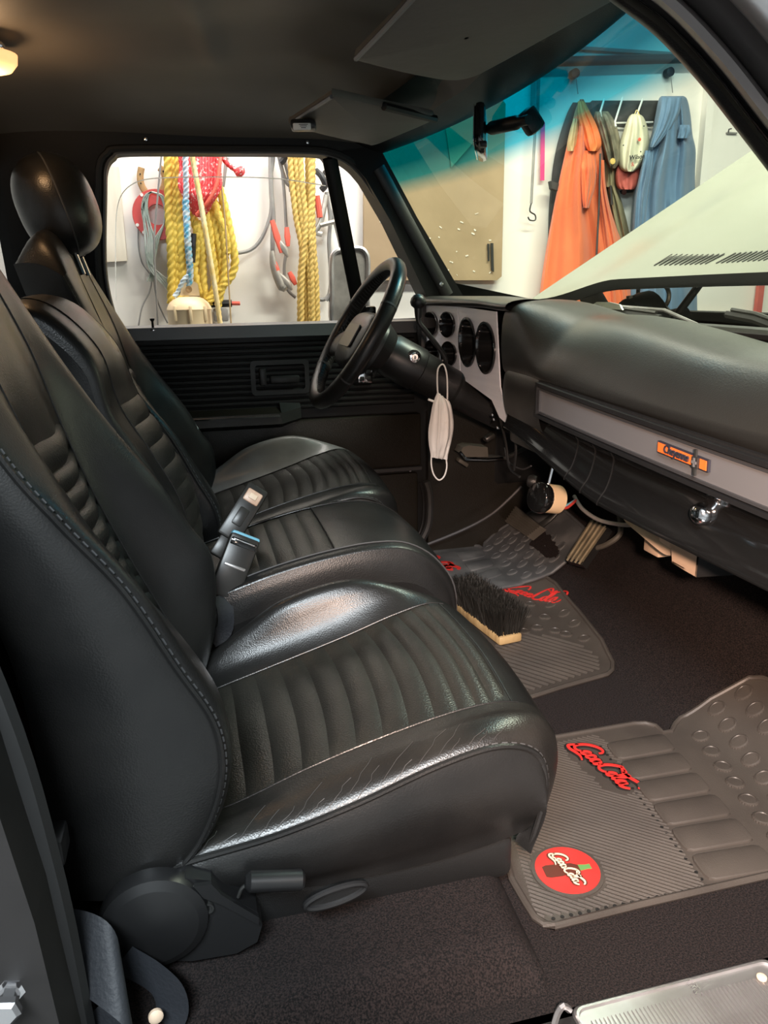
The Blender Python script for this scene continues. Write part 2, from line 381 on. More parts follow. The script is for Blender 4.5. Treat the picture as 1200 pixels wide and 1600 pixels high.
# ------------------------------------------------------------------ driver door, far side
def dp(x, y, off=0):
    "photo pixel on the (inward leaning) driver door plane"
    n = Vector((0, 1, .227)); p0 = Vector((0, 2.27-off, .74)); d = FW*FPX+RT*(x-600)+UP*(800-y)
    return CAM+d*((p0-CAM).dot(n)/d.dot(n))
door = thing('door_1', 'black driver door with ribbed panel, armrest and window frame', None, (.25, 2.3, 0), kind='structure')
hole_px = [(164, 420), (164, 300), (166, 262), (177, 245), (200, 238), (340, 238), (470, 239), (512, 243), (545, 258), (575, 292), (612, 358), (650, 440), (673, 492), (655, 498), (420, 506), (215, 511), (190, 508), (178, 490)]
hole = catmull([dp(*p) for p in hole_px], 108, True)
def lean(x, z): return Vector((x, 2.27-.227*(z-.74), z))
cen = lean(.25, .95)
outer = []
for p in hole:
    d = p-cen; k = min((1.15 if d.x > 0 else .68)/max(abs(d.x), 1e-6), (.30 if d.z > 0 else .27)/max(abs(d.z), 1e-6))
    ox, oz = cen.x+d.x*k, cen.z+d.z*k
    outer.append(lean(min(ox, .548+(1.18-oz)/1.49+.005 if oz > .74 else ox), oz))
n = len(hole); m = MB()
m.add(hole+outer+[p+Vector((0, .07, 0)) for p in hole]+[p+Vector((0, .09, .0)) for p in outer],
      [(i, (i+1) % n, n+(i+1) % n, n+i) for i in range(n)]+[(2*n+i, 2*n+(i+1) % n, (i+1) % n, i) for i in range(n)]+[(2*n+i, 3*n+i, 3*n+(i+1) % n, 2*n+(i+1) % n) for i in range(n)])
m.build('window_frame', 'black_paint', door)
MB().tube([p+Vector((0, -.004, 0)) for p in hole], .0035, 6, closed=True).build('bright_edge', 'belt_rail', door)
inn = [cen+(p-cen)*1.035+Vector((0, -.004, 0)) for p in hole]
MB().tube(inn, .009, 8, closed=True).build('weatherstrip', 'rubber', door)
# vent window bar
a, b = dp(516, 246), dp(566, 500); m = MB()
m.tube([a+Vector((0, .01, 0)), b+Vector((0, .01, 0))], .021, 10, squash=(1, .6, 1)); m.build('vent_bar', 'black_paint', door)
# door glass, wound down a little: its top edge shows
gtop = [dp(x, y) for x, y in ((180, 470), (179, 380), (181, 330), (190, 300), (215, 281), (260, 275), (360, 274), (440, 277), (512, 288))]
gtop = catmull(gtop, 50); m = MB(); off = Vector((0, .03, 0))
low = [Vector((p.x, 2.30, .70)) for p in gtop]
m.add([p+off for p in gtop]+low, [(i, i+1, 51+i, 50+i) for i in range(49)])
g = m.build('glass_pane', 'glass_clear', door)
MB().tube([p+off for p in gtop], .0014, 6).build('glass_edge', 'glass_edge', g)
# lower door
panel_y = 2.25
m = MB().box((.25, 2.30, .355), (1.36, .06, .73)); m.build('inner_skin', 'door_black', door, sm=False)
rail = [dp(x, y, .015) for x, y in ((186, 514), (660, 499))]
m = MB(); za, zb = .735, .700
m.prism([(-.38, 2.268, .742), (-.38, 2.235, .736), (-.38, 2.232, .703), (-.38, 2.268, .698)], (1.2, 0, 0)); m.build('belt_rail', 'belt_rail', door)
MB().box((.25, 2.258, .585), (1.3, .025, .235)).build('upper_panel', 'door_black', door, sm=False)
for i in range(12):
    z = .682-i*.0165
    MB().tube([(-.16, 2.243, z), (.66, 2.243, z)], .0075, 8, squash=(1, .7, .95)).build('rib', 'door_black', door)
fr = [at(x, y, Y=2.235) for x, y in ((393, 566), (480, 562), (478, 613), (400, 617))]
c = sum(fr, Vector())/4
m = MB(); ro = rrect(c, (1, 0, 0), (0, 0, 1), .168, .098, .012); ri = rrect(c, (1, 0, 0), (0, 0, 1), .142, .072, .008); k = len(ro)
m.add(ro+ri+[p+Vector((0, .03, 0)) for p in ri]+[p+Vector((0, .03, 0)) for p in ro], [(i, (i+1) % k, k+(i+1) % k, k+i) for i in range(k)]+[(k+i, k+(i+1) % k, 2*k+(i+1) % k, 2*k+i) for i in range(k)]+[(i, 3*k+i, 3*k+(i+1) % k, (i+1) % k) for i in range(k)])
hb = m.build('handle_bezel', 'plastic', door)
MB().box(c+Vector((0, .014, 0)), (.142, .004, .072)).build('handle_recess', 'black_hole', hb, sm=False)
MB().box(c+Vector((.012, .0, -.006)), (.085, .016, .022), bev=.005).build('door_handle', 'plastic_grey', hb)
MB().box(c+Vector((-.05, .0, .004)), (.02, .014, .05), bev=.004).build('lock_lever', 'plastic_grey', hb)
# armrest with bright strip
ar = [(at(x, y, Y=2.2)) for x, y in ((200, 656), (300, 650), (440, 645), (470, 640))]
m = MB().prism([(-.2, 2.245, .505), (-.2, 2.19, .492), (-.2, 2.185, .462), (-.2, 2.245, .44)], (.45, 0, 0)); am = m.build('armrest', 'door_panel', door)
MB().prism([(.25, 2.245, .52), (.25, 2.19, .492), (.25, 2.185, .462), (.25, 2.245, .44), ], (.06, .03, .01)).build('armrest_end', 'plastic', am)
MB().tube([(-.2, 2.186, .487), (.245, 2.186, .487)], .0045, 6).build('chrome_strip', 'chrome', am)
MB().box((.25, 2.25, .38), (.86, .03, .165), bev=.008).build('lower_panel', 'door_panel', door)
MB().box((.25, 2.243, .292), (.86, .03, .012), bev=.003).build('panel_lip', 'trim_edge', door)
for px in ((641, 735),):
    MB().lathe([(0, 0), (.005, .002), (.006, .006)], at(*px, Y=2.232), (0, 1, 0), 10).build('screw', 'chrome', door)
MB().box((.25, 2.262, .145), (.85, .02, .26), bev=.01).build('kick_plate', 'door_panel', door)
wsp = [at(x, y, Y=2.24) for x, y in ((666, 752), (671, 770), (672, 800), (668, 825), (655, 850), (646, 858))]
MB().tube(catmull(wsp, 20), .012, 8).build('door_seal', 'rubber', door)
MB().tube([p+Vector((-.022, -.002, 0)) for p in catmull(wsp, 20)], .0035, 6).build('seal_bead', 'plastic_grey', door)
p = dp(239, 512, .03)
MB().lathe([(.008, 0), (.009, .002), (.0035, .004), (.003, .022), (.006, .026), (.0065, .03), (0, .031)], p+Vector((0, 0, -.006)), (0, 0, 1), 12).build('lock_knob', 'black_paint', door)
MB().lathe([(.010, 0), (.010, .003), (.004, .004)], p+Vector((0, 0, -.008)), (0, 0, 1), 12).build('lock_grommet', 'chrome', door)
# window switch plate seen through the steering wheel
sp = at(570, 585, Y=2.236); m = MB().box(sp, (.045, .012, .05), bev=.004); sw = m.build('switch_plate', 'chrome', door)
for dz in (-.012, .008):
    for dx in (-.01, .01): MB().box(sp+Vector((dx, -.008, dz)), (.012, .006, .012), bev=.002).build('switch', 'plastic', sw)
# kick panel ahead of the door
struct(MB().box((1.08, 2.275, .35), (.75, .06, .8)).build('wall_kick_panel', 'door_panel', sm=False), 'dark kick panel ahead of the driver door')
wc = [at(x, y, Y=2.2) for x, y in ((648, 858), (700, 838), (740, 820), (770, 802), (795, 780), (815, 760))]
tag(MB().tube(catmull(wc, 24), .005, 6).build('floor_cable', 'wire_dark'), 'thin dark cable along the base of the kick panel', 'cable')
# far windshield pillar
m = MB().prism([at(x, y, Y=2.165) for x, y in ((535, 236), (592, 228), (612, 272), (726, 466), (668, 466), (610, 345), (572, 280))], (0, .10, 0))
pl = struct(m.build('trim_2', 'black_paint', sm=False), 'black windshield pillar on the driver side')
m = MB().tube([at(x, y, Y=2.162) for x, y in ((592, 262), (700, 462))], .017, 8, squash=(1, .35, 1)); m.build('pillar_cover', 'plastic', pl)
MB().lathe([(0, 0), (.006, .001), (.007, .004)], at(690, 444, Y=2.152), (0, 1, 0), 12).build('screw', 'chrome', pl)
for px in ((228, 217), (481, 222)):
    o = MB().lathe([(0, 0), (.004, .001), (.005, .004)], dp(*px, .012), (0, 1, 0), 10).build('screw', 'chrome', door)

# ------------------------------------------------------------------ passenger door opening (near side)
base = [(800, -95), (880, -55), (960, 5), (1010, 42), (1050, 80), (1100, 136), (1150, 200), (1200, 265), (1260, 345), (1330, 440)]
cpx = [Vector((p.x, p.y, 0)) for p in catmull([(x, y, 0) for x, y in base], 60)]
def offpx(d, Y):
    out = []
    for i, p in enumerate(cpx):
        t = (cpx[min(i+1, 59)]-cpx[max(i-1, 0)]).normalized(); q = p+Vector((t.y, -t.x, 0))*d
        out.append(at(q.x, q.y, Y=Y))
    a_, z_ = out[0], out[-1]; dn = (out[-1]-out[-6]).normalized()
    return [Vector((lerp(-.55, a_.x, i/6), Y, a_.z+.03*math.sin(PI/2*(1-i/6)))) for i in range(6)]+out+[z_+dn*.05*(i+1) for i in range(int(max(1, (z_.z-.70)/max(.01, -dn.z)/.05)))][:6]
def band(name, rows, mat_, parent=None):
    cur = [offpx(d, Y) for d, Y in rows]; k = len(rows); L_ = min(len(q) for q in cur)
    return MB().grid(lambda u, v: cur[int(round(v*(k-1)))][int(round(u*(L_-1)))], L_, k).build(name, mat_, parent, sharp=60)
near = struct(band('trim_3', [(-2, .82), (0, .78), (6, .765), (20, .757), (24, .752), (25, .735)], 'plastic'), 'dark inner trim of the near windshield pillar')
band('pillar_edge', [(24, .748), (27, .735), (30, .742)], 'jamb', near)
band('weatherstrip', [(29, .75), (32, .735), (35, .74), (38, .74)], 'rubber', near)
band('jamb_flange', [(37, .735), (40, .71), (47, .69), (62, .685), (67, .69), (69, .71)], 'jamb', near)
band('jamb_recess', [(68, .71), (74, .70), (95, .69), (118, .675), (122, .65)], 'jamb_mid', near)
band('outer_skin', [(120, .655), (124, .635), (150, .62), (210, .61)], 'aluminium', near)
MB().tube(offpx(72, .742), .030, 10).build('pillar_core', 'black_paint', near)
so = offpx(208, .61); MB().grid(lambda u, v: so[int(round(u*40))].lerp(Vector((so[int(round(u*40))].x, .66, 1.225)), v), 41, 4).build('drip_rail', 'black_paint', near)
struct(MB().box((1.15, .65, .36), (.62, .06, .78), bev=.01).build('wall_hinge_pillar', 'black_paint'), 'dark front hinge pillar and kick panel of the passenger side')
# rear pillar of the passenger opening
m = MB().prism([(x, .60, z) for x, z in ((-.150, -.2), (-.158, .1), (-.168, .3), (-.19, .5), (-.26, .8), (-.34, 1.2), (-.6, 1.2), (-.6, -.2))], (0, .075, 0))
bp = struct(m.build('trim_4', 'jamb_dark', sm=False), 'dark rear pillar of the passenger door opening')
MB().tube(catmull([(-.160, .675, -.2), (-.165, .675, .1), (-.172, .675, .3), (-.195, .675, .5), (-.265, .675, .8), (-.345, .675, 1.2)], 30), .016, 8).build('weatherstrip', 'rubber', bp)
sp = at(10, 1572, Y=.585)
t = thing('door_striker', 'round steel door striker bolt on the near rear pillar', 'bolt', sp)
MB().lathe([(.013, 0), (.013, .006), (.009, .007), (.009, .02), (.013, .021), (.0135, .028), (.010, .031), (0, .031)], sp+Vector((0, .02, 0)), (0, -1, 0), 6).build('bolt_head', 'chrome', t)
MB().lathe([(.017, 0), (.017, .004), (.01, .005)], sp+Vector((0, .022, 0)), (0, -1, 0), 20).build('washer', 'aluminium', t)
# door sill
struct(MB().box((.45, .585, -.06), (1.3, .13, .12), bev=.01).build('trim_5', 'jamb_dark'), 'dark painted door sill under the scuff plate')

# ------------------------------------------------------------------ seats
def loft(stations, nu, nv, ulo=0, uhi=1, vlo=0, vhi=1):
    "stations: list of (y, [(x,z)...]) with equal counts; returns fn(u along the profile, v across)"
    k = len(stations)
    P = [[Vector((x, y, z)) for x, z in pr] for y, pr in stations]
    def cr(p, t):
        m = len(p); t *= m-1; i = min(int(t), m-2); f = t-i
        p0, p1, p2, p3 = p[max(i-1, 0)], p[i], p[i+1], p[min(i+2, m-1)]
        return .5*((2*p1)+(p2-p0)*f+(2*p0-5*p1+4*p2-p3)*f*f+(3*p1-p0-3*p2+p3)*f*f*f)
    def fn(u, v): return cr([cr(p, u) for p in P], v)
    return fn
def nrm_of(fn, u, v):
    e = .004; u0, u1, v0, v1 = max(0, u-e), min(1, u+e), max(0, v-e), min(1, v+e)
    n = (fn(u1, v)-fn(u0, v)).cross(fn(u, v1)-fn(u, v0))
    return n.normalized() if n.length > 1e-12 else Vector((0, 0, 1))
def skin(fn, u0, u1, v0, v1, nu, nv): return MB().grid(lambda a, b: fn(lerp(u0, u1, a), lerp(v0, v1, b)), nu, nv)
def pleats(fn, us, v0, v1, parent, name, mat_, puff, sgn=1, nu=7, nv=14):
    for a, b in zip(us[:-1], us[1:]):
        def g(s, t):
            u, v = lerp(a, b, s), lerp(v0, v1, t)
            return fn(u, v)+nrm_of(fn, u, v)*sgn*(puff*math.sin(PI*s)**.6*(.25+.75*min(1, 6*t, 6*(1-t)))-.002)
        MB().grid(g, nu, nv).build(name, mat_, parent)
def seam(fn, path, parent, lift=.002, r=.0014, name='seam', mat_='leather', sgn=1):
    pts = [fn(u, v)+nrm_of(fn, u, v)*lift*sgn for u, v in path]
    MB().tube(pts, r, 6).build(name, mat_, parent)
def stitches(fn, path, parent, lift=.003, step=.0075, sgn=1):
    "dashes along a seam: one part, too small to pick apart"
    pts = [fn(u, v)+nrm_of(fn, u, v)*lift*sgn for u, v in path]; m = MB(); L = 0; last = None
    for a, b in zip(pts[:-1], pts[1:]):
        d = (b-a).length; k = max(1, int(d/step))
        for i in range(k):
            p = a.lerp(b, (i+.15)/k); q = a.lerp(b, (i+.75)/k); m.tube([p, q], .0011, 4)
    m.build('stitching', 'stitch', parent, kind='stuff')

# cushion profiles: rear -> front -> down the nose (9 points each)
CUSH = [
 (.800, [(-.10, .165), (-.036, .175), (.06, .188), (.16, .213), (.265, .247), (.345, .260), (.398, .238), (.412, .180), (.392, .095)]),
 (.812, [(-.10, .172), (-.030, .184), (.07, .200), (.17, .227), (.275, .260), (.355, .272), (.412, .250), (.430, .185), (.405, .09)]),
 (.84, [(-.10, .170), (-.015, .185), (.09, .212), (.19, .241), (.30, .270), (.378, .278), (.432, .255), (.450, .190), (.42, .085)]),
 (.88, [(-.10, .160), (.007, .182), (.11, .218), (.215, .248), (.32, .270), (.39, .272), (.440, .250), (.458, .190), (.43, .08)]),
 (1.02, [(-.10, .158), (.007, .184), (.12, .222), (.23, .258), (.33, .284), (.395, .288), (.445, .262), (.462, .195), (.43, .08)]),
 (1.17, [(-.10, .165), (.005, .198), (.11, .229), (.22, .262), (.31, .292), (.378, .304), (.428, .275), (.450, .200), (.42, .08)]),
 (1.222, [(-.10, .18), (-.013, .225), (.056, .270), (.136, .316), (.25, .339), (.35, .312), (.402, .275), (.428, .195), (.40, .08)]),
 (1.258, [(-.10, .17), (-.013, .205), (.056, .245), (.136, .288), (.25, .310), (.345, .288), (.39, .255), (.415, .185), (.39, .08)]),
 (1.268, [(-.10, .12), (-.013, .14), (.056, .16), (.136, .18), (.25, .19), (.34, .18), (.38, .16), (.40, .12), (.385, .07)])]
def vy(st, y):
    ys = [s[0] for s in st]
    for i in range(len(ys)-1):
        if ys[i] <= y <= ys[i+1]: return (i+(y-ys[i])/(ys[i+1]-ys[i]))/(len(ys)-1)
    return 1
BACK = [  # front of the backrest, bottom -> top (9 points)
 (0.800, [(-0.075, 0.150), (-0.030, 0.200), (0.000, 0.275), (-0.002, 0.350), (-0.038, 0.428), (-0.083, 0.523), (-0.137, 0.602), (-0.185, 0.681), (-0.262, 0.860)]),
 (0.815, [(-0.060, 0.150), (-0.016, 0.200), (0.010, 0.275), (0.008, 0.350), (-0.026, 0.428), (-0.072, 0.523), (-0.127, 0.602), (-0.178, 0.681), (-0.256, 0.868)]),
 (0.860, [(-0.055, 0.150), (-0.010, 0.195), (0.012, 0.270), (0.004, 0.358), (-0.035, 0.440), (-0.094, 0.530), (-0.139, 0.620), (-0.187, 0.720), (-0.252, 0.876)]),
 (0.905, [(-0.055, 0.150), (-0.020, 0.195), (0.000, 0.270), (-0.018, 0.358), (-0.060, 0.445), (-0.118, 0.540), (-0.160, 0.635), (-0.202, 0.735), (-0.250, 0.882)]),
 (0.945, [(-0.060, 0.150), (-0.050, 0.195), (-0.050, 0.270), (-0.078, 0.355), (-0.116, 0.450), (-0.152, 0.555), (-0.182, 0.655), (-0.207, 0.755), (-0.250, 0.870)]),
 (1.040, [(-0.060, 0.150), (-0.045, 0.195), (-0.040, 0.270), (-0.064, 0.355), (-0.102, 0.450), (-0.140, 0.555), (-0.172, 0.655), (-0.200, 0.755), (-0.248, 0.870)]),
 (1.125, [(-0.060, 0.150), (-0.050, 0.195), (-0.050, 0.270), (-0.078, 0.355), (-0.116, 0.450), (-0.152, 0.555), (-0.182, 0.655), (-0.207, 0.755), (-0.250, 0.870)]),
 (1.165, [(-0.060, 0.150), (-0.030, 0.195), (-0.020, 0.270), (-0.050, 0.355), (-0.092, 0.450), (-0.136, 0.555), (-0.170, 0.655), (-0.200, 0.755), (-0.250, 0.870)]),
 (1.215, [(-0.055, 0.150), (-0.015, 0.210), (0.008, 0.285), (0.011, 0.398), (-0.022, 0.465), (-0.060, 0.540), (-0.122, 0.635), (-0.178, 0.735), (-0.250, 0.876)]),
 (1.250, [(-0.065, 0.146), (-0.025, 0.206), (0.000, 0.281), (0.002, 0.394), (-0.032, 0.461), (-0.072, 0.536), (-0.134, 0.631), (-0.188, 0.731), (-0.256, 0.870)]),
 (1.265, [(-0.100, 0.140), (-0.060, 0.200), (-0.045, 0.275), (-0.045, 0.388), (-0.080, 0.455), (-0.118, 0.530), (-0.175, 0.625), (-0.222, 0.725), (-0.280, 0.862)])]
TX = {}
def make_seat(name, label, dx, dy, dz, pas, hx):
    t = thing(name, label, 'car seat', (.15+dx, 1.03+dy, 0))
    mv = lambda st: [(y+dy, [(x+dx, z+dz) for x, z in pr]) for y, pr in st]
    C_ = mv(CUSH); cdz = dz; B_ = [(y+dy, [(x+dx+hx*.3, z) for x, z in pr]) for y, pr in BACK]; cf, bf = loft(C_, 0, 0), loft(B_, 0, 0)
    v1, v2 = vy(C_, .88+dy), vy(C_, 1.17+dy); ve = 0
    # ---- cushion
    m = skin(cf, 0, 1, 0, v1, 60, 14); cu = m.build('cushion', 'leather_worn' if pas else 'leather', t)
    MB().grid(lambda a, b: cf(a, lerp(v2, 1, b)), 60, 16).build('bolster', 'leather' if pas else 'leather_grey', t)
    bm_ = 'pleat'
    skin(cf, .60, 1, v1, v2, 20, 12).build('front_panel', 'leather', cu)
    skin(cf, 0, .62, v1, v2, 20, 12).build('panel_base', 'leather', cu) if False else None
    us = [.0, .05, .10, .148, .194, .24, .284, .328, .372, .414, .456, .498, .54, .582, .64]
    pleats(cf, us, v1, v2, cu, 'pleat', bm_, .0045, 1)
    # ---- side panel of the cushion, near side
    edge = [cf(u, 0) for u in [i/50 for i in range(51)]]
    zb = lambda x: .085+dz+.02*abs((x-dx-.17)/.22)**2.5
    def side(u, v):
        e = edge[int(round(u*50))]; bx = lerp(e.x, (e.x-dx)*.94+.012+dx, v); b = Vector((bx, e.y+.02, min(zb(e.x), e.z-.001)))
        p = e.lerp(b, v); p.y -= .016*math.sin(PI*min(1, v*1.15))**.8+.003; return p
    MB().grid(side, 51, 14).build('side_panel', 'leather', cu)
    MB().tube([e+Vector((0, -.003, .001)) for e in edge], .0042, 8).build('piping', 'leather', cu)
    stitches(cf, [(i/40, .035) for i in range(41)], cu); 
    seam(cf, [(i/30*.66, v1) for i in range(31)], cu, lift=.0003); seam(cf, [(i/30*.66, v2) for i in range(31)], cu, lift=.0003)
    seam(cf, [(.64, lerp(v1, v2, i/20)) for i in range(21)], cu, lift=.0003)
    # skirt and underside
    MB().box((.155+dx, 1.035+dy, .06+dz*.5), (.46, .42, .07+dz), bev=.015).build('seat_base', 'plastic', t)
    # ---- backrest
    dz = 0; dx += hx*.3; w1, w2 = vy(B_, .925+dy), vy(B_, 1.145+dy)
    bk = MB().grid(lambda a, b: bf(a, lerp(0, w1, b)), 50, 16).build('backrest', 'leather', t)
    MB().grid(lambda a, b: bf(a, lerp(w2, 1, b)), 50, 16).build('bolster', 'leather', t)
    MB().grid(lambda a, b: bf(lerp(.745, 1, a), lerp(w1, w2, b)), 18, 14).build('shoulder_panel', 'leather', bk)
    pu = [.0, .06, .12, .18, .24, .29, .34, .385, .423, .459, .494, .529, .563, .597, .631, .665, .70, .75]
    pleats(bf, pu, w1, w2, bk, 'pleat', 'pleat', .008, -1)
    seam(bf, [(i/40, w1) for i in range(41)], bk, lift=.0003, sgn=-1); seam(bf, [(i/40, w2) for i in range(41)], bk, lift=.0003, sgn=-1)
    # outer shell of the backrest: side panels and back, closing on a rear surface
    topz = .95+dz
    def rear(u):
        u = min(1, u); s = catmull([(-.20, 0, .145), (-.20, 0, .25), (-.20, 0, .36), (-.215, 0, .48), (-.255, 0, .60), (-.315, 0, .74), (-.355, 0, .885)], 31)[int(round(u*30))]
        return s
    for vv, yy, sgn in ((0, .80, -1), (1, 1.265, 1)):
        def shell(a, b):
            e = bf(a, vv); r = rear(a); q = Vector((r.x+dx, yy+dy-sgn*.02, r.z+dz)); p = e.lerp(q, b)
            p.y += sgn*.020*math.sin(PI*b)**.7*(1-a**6); p.z += .012*math.sin(PI*b)*a**6; return p
        MB().grid(shell, 41, 14).build('side_panel', 'leather', bk)
    MB().grid(lambda a, b: Vector((rear(a).x+dx, lerp(.82, 1.245, b)+dy, rear(a).z+dz)), 31, 4).build('rear_panel', 'leather', bk)
    # rounded top
    def topf(a, b):
        e = bf(1, a); r = rear(1); q = Vector((r.x+dx, lerp(.82, 1.245, a)+dy, r.z+dz)); p = e.lerp(q, b)
        p.z += .062*math.sin(PI*b)**.7*(1-abs(2*a-1)**6)+.012*math.sin(PI*b); return p
    MB().grid(topf, 30, 14).build('top_panel', 'leather', bk)
    stitches(bf, [(i/60, .012) for i in range(61)], bk, sgn=-1)
    MB().tube([bf(i/50, 0)+Vector((-.002, -.004, 0)) for i in range(51)], .0035, 6).build('piping', 'leather', bk)
    # ---- headrest
    hc = Vector((-.315+dx+hx*.5, 1.03+dy, 1.012)); a_ = math.radians(16)
    ax = Vector((-math.sin(a_), 0, math.cos(a_))); fx = Vector((math.cos(a_), 0, math.sin(a_)))
    def hr(u, v):
        ph = PI*u; th = 2*PI*v; se = lambda c, e: math.copysign(abs(c)**e, c)
        x = .082*se(math.cos(th), .85)*math.sin(ph)**.8; y = .125*se(math.sin(th), .8)*math.sin(ph)**.65; z = .108*se(math.cos(ph), .85)
        return hc+fx*x+Vector((0, y, 0))+ax*z
    h = MB().grid(hr, 25, 36, closev=True).build('headrest', 'leather', t)
    MB().tube([hr(.03+.94*i/40, .215)+Vector((.001, 0, 0)) for i in range(41)], .002, 6).build('seam', 'stitch', h)
    MB().tube([hr(.03+.94*i/40, .785)+Vector((.001, 0, 0)) for i in range(41)], .002, 6).build('seam', 'stitch', h)
    for s in (-.05, .05): MB().tube([hc-ax*.06+Vector((0, s, 0)), hc-ax*.15+Vector((0, s, 0))], .006, 8).build('headrest_post', 'chrome', h)
    return t, cf, bf
pas, pcf, pbf = make_seat('passenger_seat', 'nearest black leather bucket seat, worn cushion with pleated insert', 0, 0, 0, True, 0)
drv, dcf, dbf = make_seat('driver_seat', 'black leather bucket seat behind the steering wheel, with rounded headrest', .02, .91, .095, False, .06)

# crease marks on the worn near bolster
m = MB()
for i in range(18):
    u = .12+.5*(i+random.random()*.6)/18; a = random.uniform(.03, .10); b = a+random.uniform(.08, .2)
    pts = [pcf(u+.02*k/5*random.uniform(.6, 1.2), lerp(a, b, k/5))+Vector((0, -.0002, .0006)) for k in range(6)]
    m.tube(pts, .0005, 4)
m.build('creases', 'crack', pas, kind='stuff')
m = MB()
for i in range(8):
    u = .03+.022*i; c = pcf(u, vy(CUSH, .90)); 
    m.box(c+Vector((0, random.uniform(-.004, .01), .007)), (.011*random.uniform(.5, 1.1), .016*random.uniform(.6, 1.2), .0012), bev=.0005)
# recliner on the near side of the passenger seat
rc = at(240, 1432, Y=.765)
m = MB().prism([at(x, y, Y=.772) for x, y in ((232, 1500), (180, 1470), (178, 1410), (215, 1378), (262, 1385), (290, 1372), (330, 1376), (348, 1395), (402, 1425), (410, 1445), (402, 1472), (370, 1490), (300, 1502))], (0, .03, 0))
rcv = m.build('recliner_cover', 'plastic_grey', pas, sharp=30)
e = at(242, 1437, Y=.772)
MB().lathe([(.062, .012), (.062, -.002), (.060, -.008), (.050, -.013), (.049, -.0135), (0, -.014)], e, (0, 1, 0), 40, sy=1).build('recliner_knob', 'plastic_grey', rcv)
for px in ((325, 1420), (302, 1392)):
    o = at(*px, Y=.768); MB().lathe([(.007, .004), (.007, -.001), (.005, -.001), (.004, .003), (0, .003)], o, (0, 1, 0), 14).build('recliner_bolt', 'dark_metal', rcv)
m = MB().prism([at(x, y, Y=.768) for x, y in ((303, 1380), (330, 1376), (346, 1393), (404, 1428), (404, 1440), (345, 1408), (318, 1398))], (0, -.006, 0)); m.build('cover_ridge', 'plastic_grey', rcv)
o = [at(x, y, Y=.77) for x, y in ((383, 1378), (475, 1374))]
MB().tube([o[0], o[0].lerp(o[1], .08), o[1].lerp(o[0], .05), o[1]], [.007, .0125, .0125, .009], 14).build('recliner_lever', 'plastic_grey', pas)
MB().tube(catmull([at(x, y, Y=.775) for x, y in ((390, 1380), (378, 1388), (372, 1402))], 10), .0022, 6).build('lever_rod', 'dark_metal', pas)
o = at(524, 1396, Y=.778); ring = [o+Vector((.038*math.cos(a), -.004, .011*math.sin(a)+.006*math.cos(a))) for a in [2*PI*i/32 for i in range(32)]]
gr = MB().tube(ring, .0042, 8, closed=True).build('pull_ring', 'plastic_grey', pas)
MB().prism([p for p in ring], (0, .006, 0)).build('pull_recess', 'plastic', gr)
# carpeted riser below the passenger seat
def riser(u, v):
    x = lerp(-.2, .385, u); y = lerp(.665, 1.32, v); e = min(1, (1-u)*14, v*10); z = .045*(1-(1-e)**2.2)
    return (x-.03*(v < .5)*(.5-v), y, z-.004)
struct(MB().grid(riser, 50, 40).build('trim_6', 'carpet'), 'carpet covered riser under the passenger seat')

# ------------------------------------------------------------------ centre seat
t = thing('center_seat', 'narrow black leather middle seat between the two bucket seats', 'car seat', (.2, 1.48, 0))
CC = [
 (1.300, [(-.05, .22), (.05, .25), (.13, .275), (.22, .29), (.31, .298), (.38, .290), (.43, .25), (.455, .19), (.45, .08)]),
 (1.310, [(-.05, .27), (.05, .302), (.13, .325), (.22, .343), (.31, .352), (.38, .342), (.43, .30), (.460, .23), (.455, .08)]),
 (1.335, [(-.05, .285), (.05, .317), (.13, .340), (.22, .358), (.31, .367), (.38, .358), (.44, .315), (.475, .24), (.465, .08)]),
 (1.48, [(-.05, .290), (.05, .322), (.13, .345), (.22, .364), (.31, .374), (.39, .366), (.45, .322), (.485, .24), (.470, .08)]),
 (1.625, [(-.05, .285), (.05, .317), (.13, .340), (.22, .360), (.31, .370), (.39, .360), (.45, .315), (.48, .24), (.465, .08)]),
 (1.655, [(-.05, .27), (.05, .30), (.13, .325), (.22, .345), (.31, .355), (.38, .345), (.44, .30), (.46, .23), (.455, .08)]),
 (1.665, [(-.05, .2), (.05, .22), (.13, .24), (.22, .26), (.31, .26), (.38, .25), (.43, .22), (.45, .18), (.45, .08)])]
ccf = loft(CC, 0, 0); va, vb = vy(CC, 1.335), vy(CC, 1.625)
cu = MB().grid(lambda a, b: ccf(a, lerp(0, va, b)), 50, 12).build('cushion', 'leather', t)
MB().grid(lambda a, b: ccf(a, lerp(vb, 1, b)), 50, 10).build('edge_panel', 'leather', cu)
MB().grid(lambda a, b: ccf(lerp(.40, 1, a), lerp(va, vb, b)), 30, 14).build('front_panel', 'leather', cu)
pleats(ccf, [i*.4/8 for i in range(9)], va, vb, cu, 'pleat', 'pleat', .004, 1)
seam(ccf, [(i/40, va) for i in range(41)], cu, lift=.0015, mat_='stitch', r=.0016); seam(ccf, [(i/40, vb) for i in range(41)], cu, lift=.0015)
seam(ccf, [(.4, lerp(va, vb, i/16)) for i in range(17)], cu, lift=.0012)
MB().grid(lambda a, b: ccf(a, 0).lerp(Vector((ccf(a, 0).x, 1.31, .03)), b), 30, 4).build('side_panel', 'leather', cu)
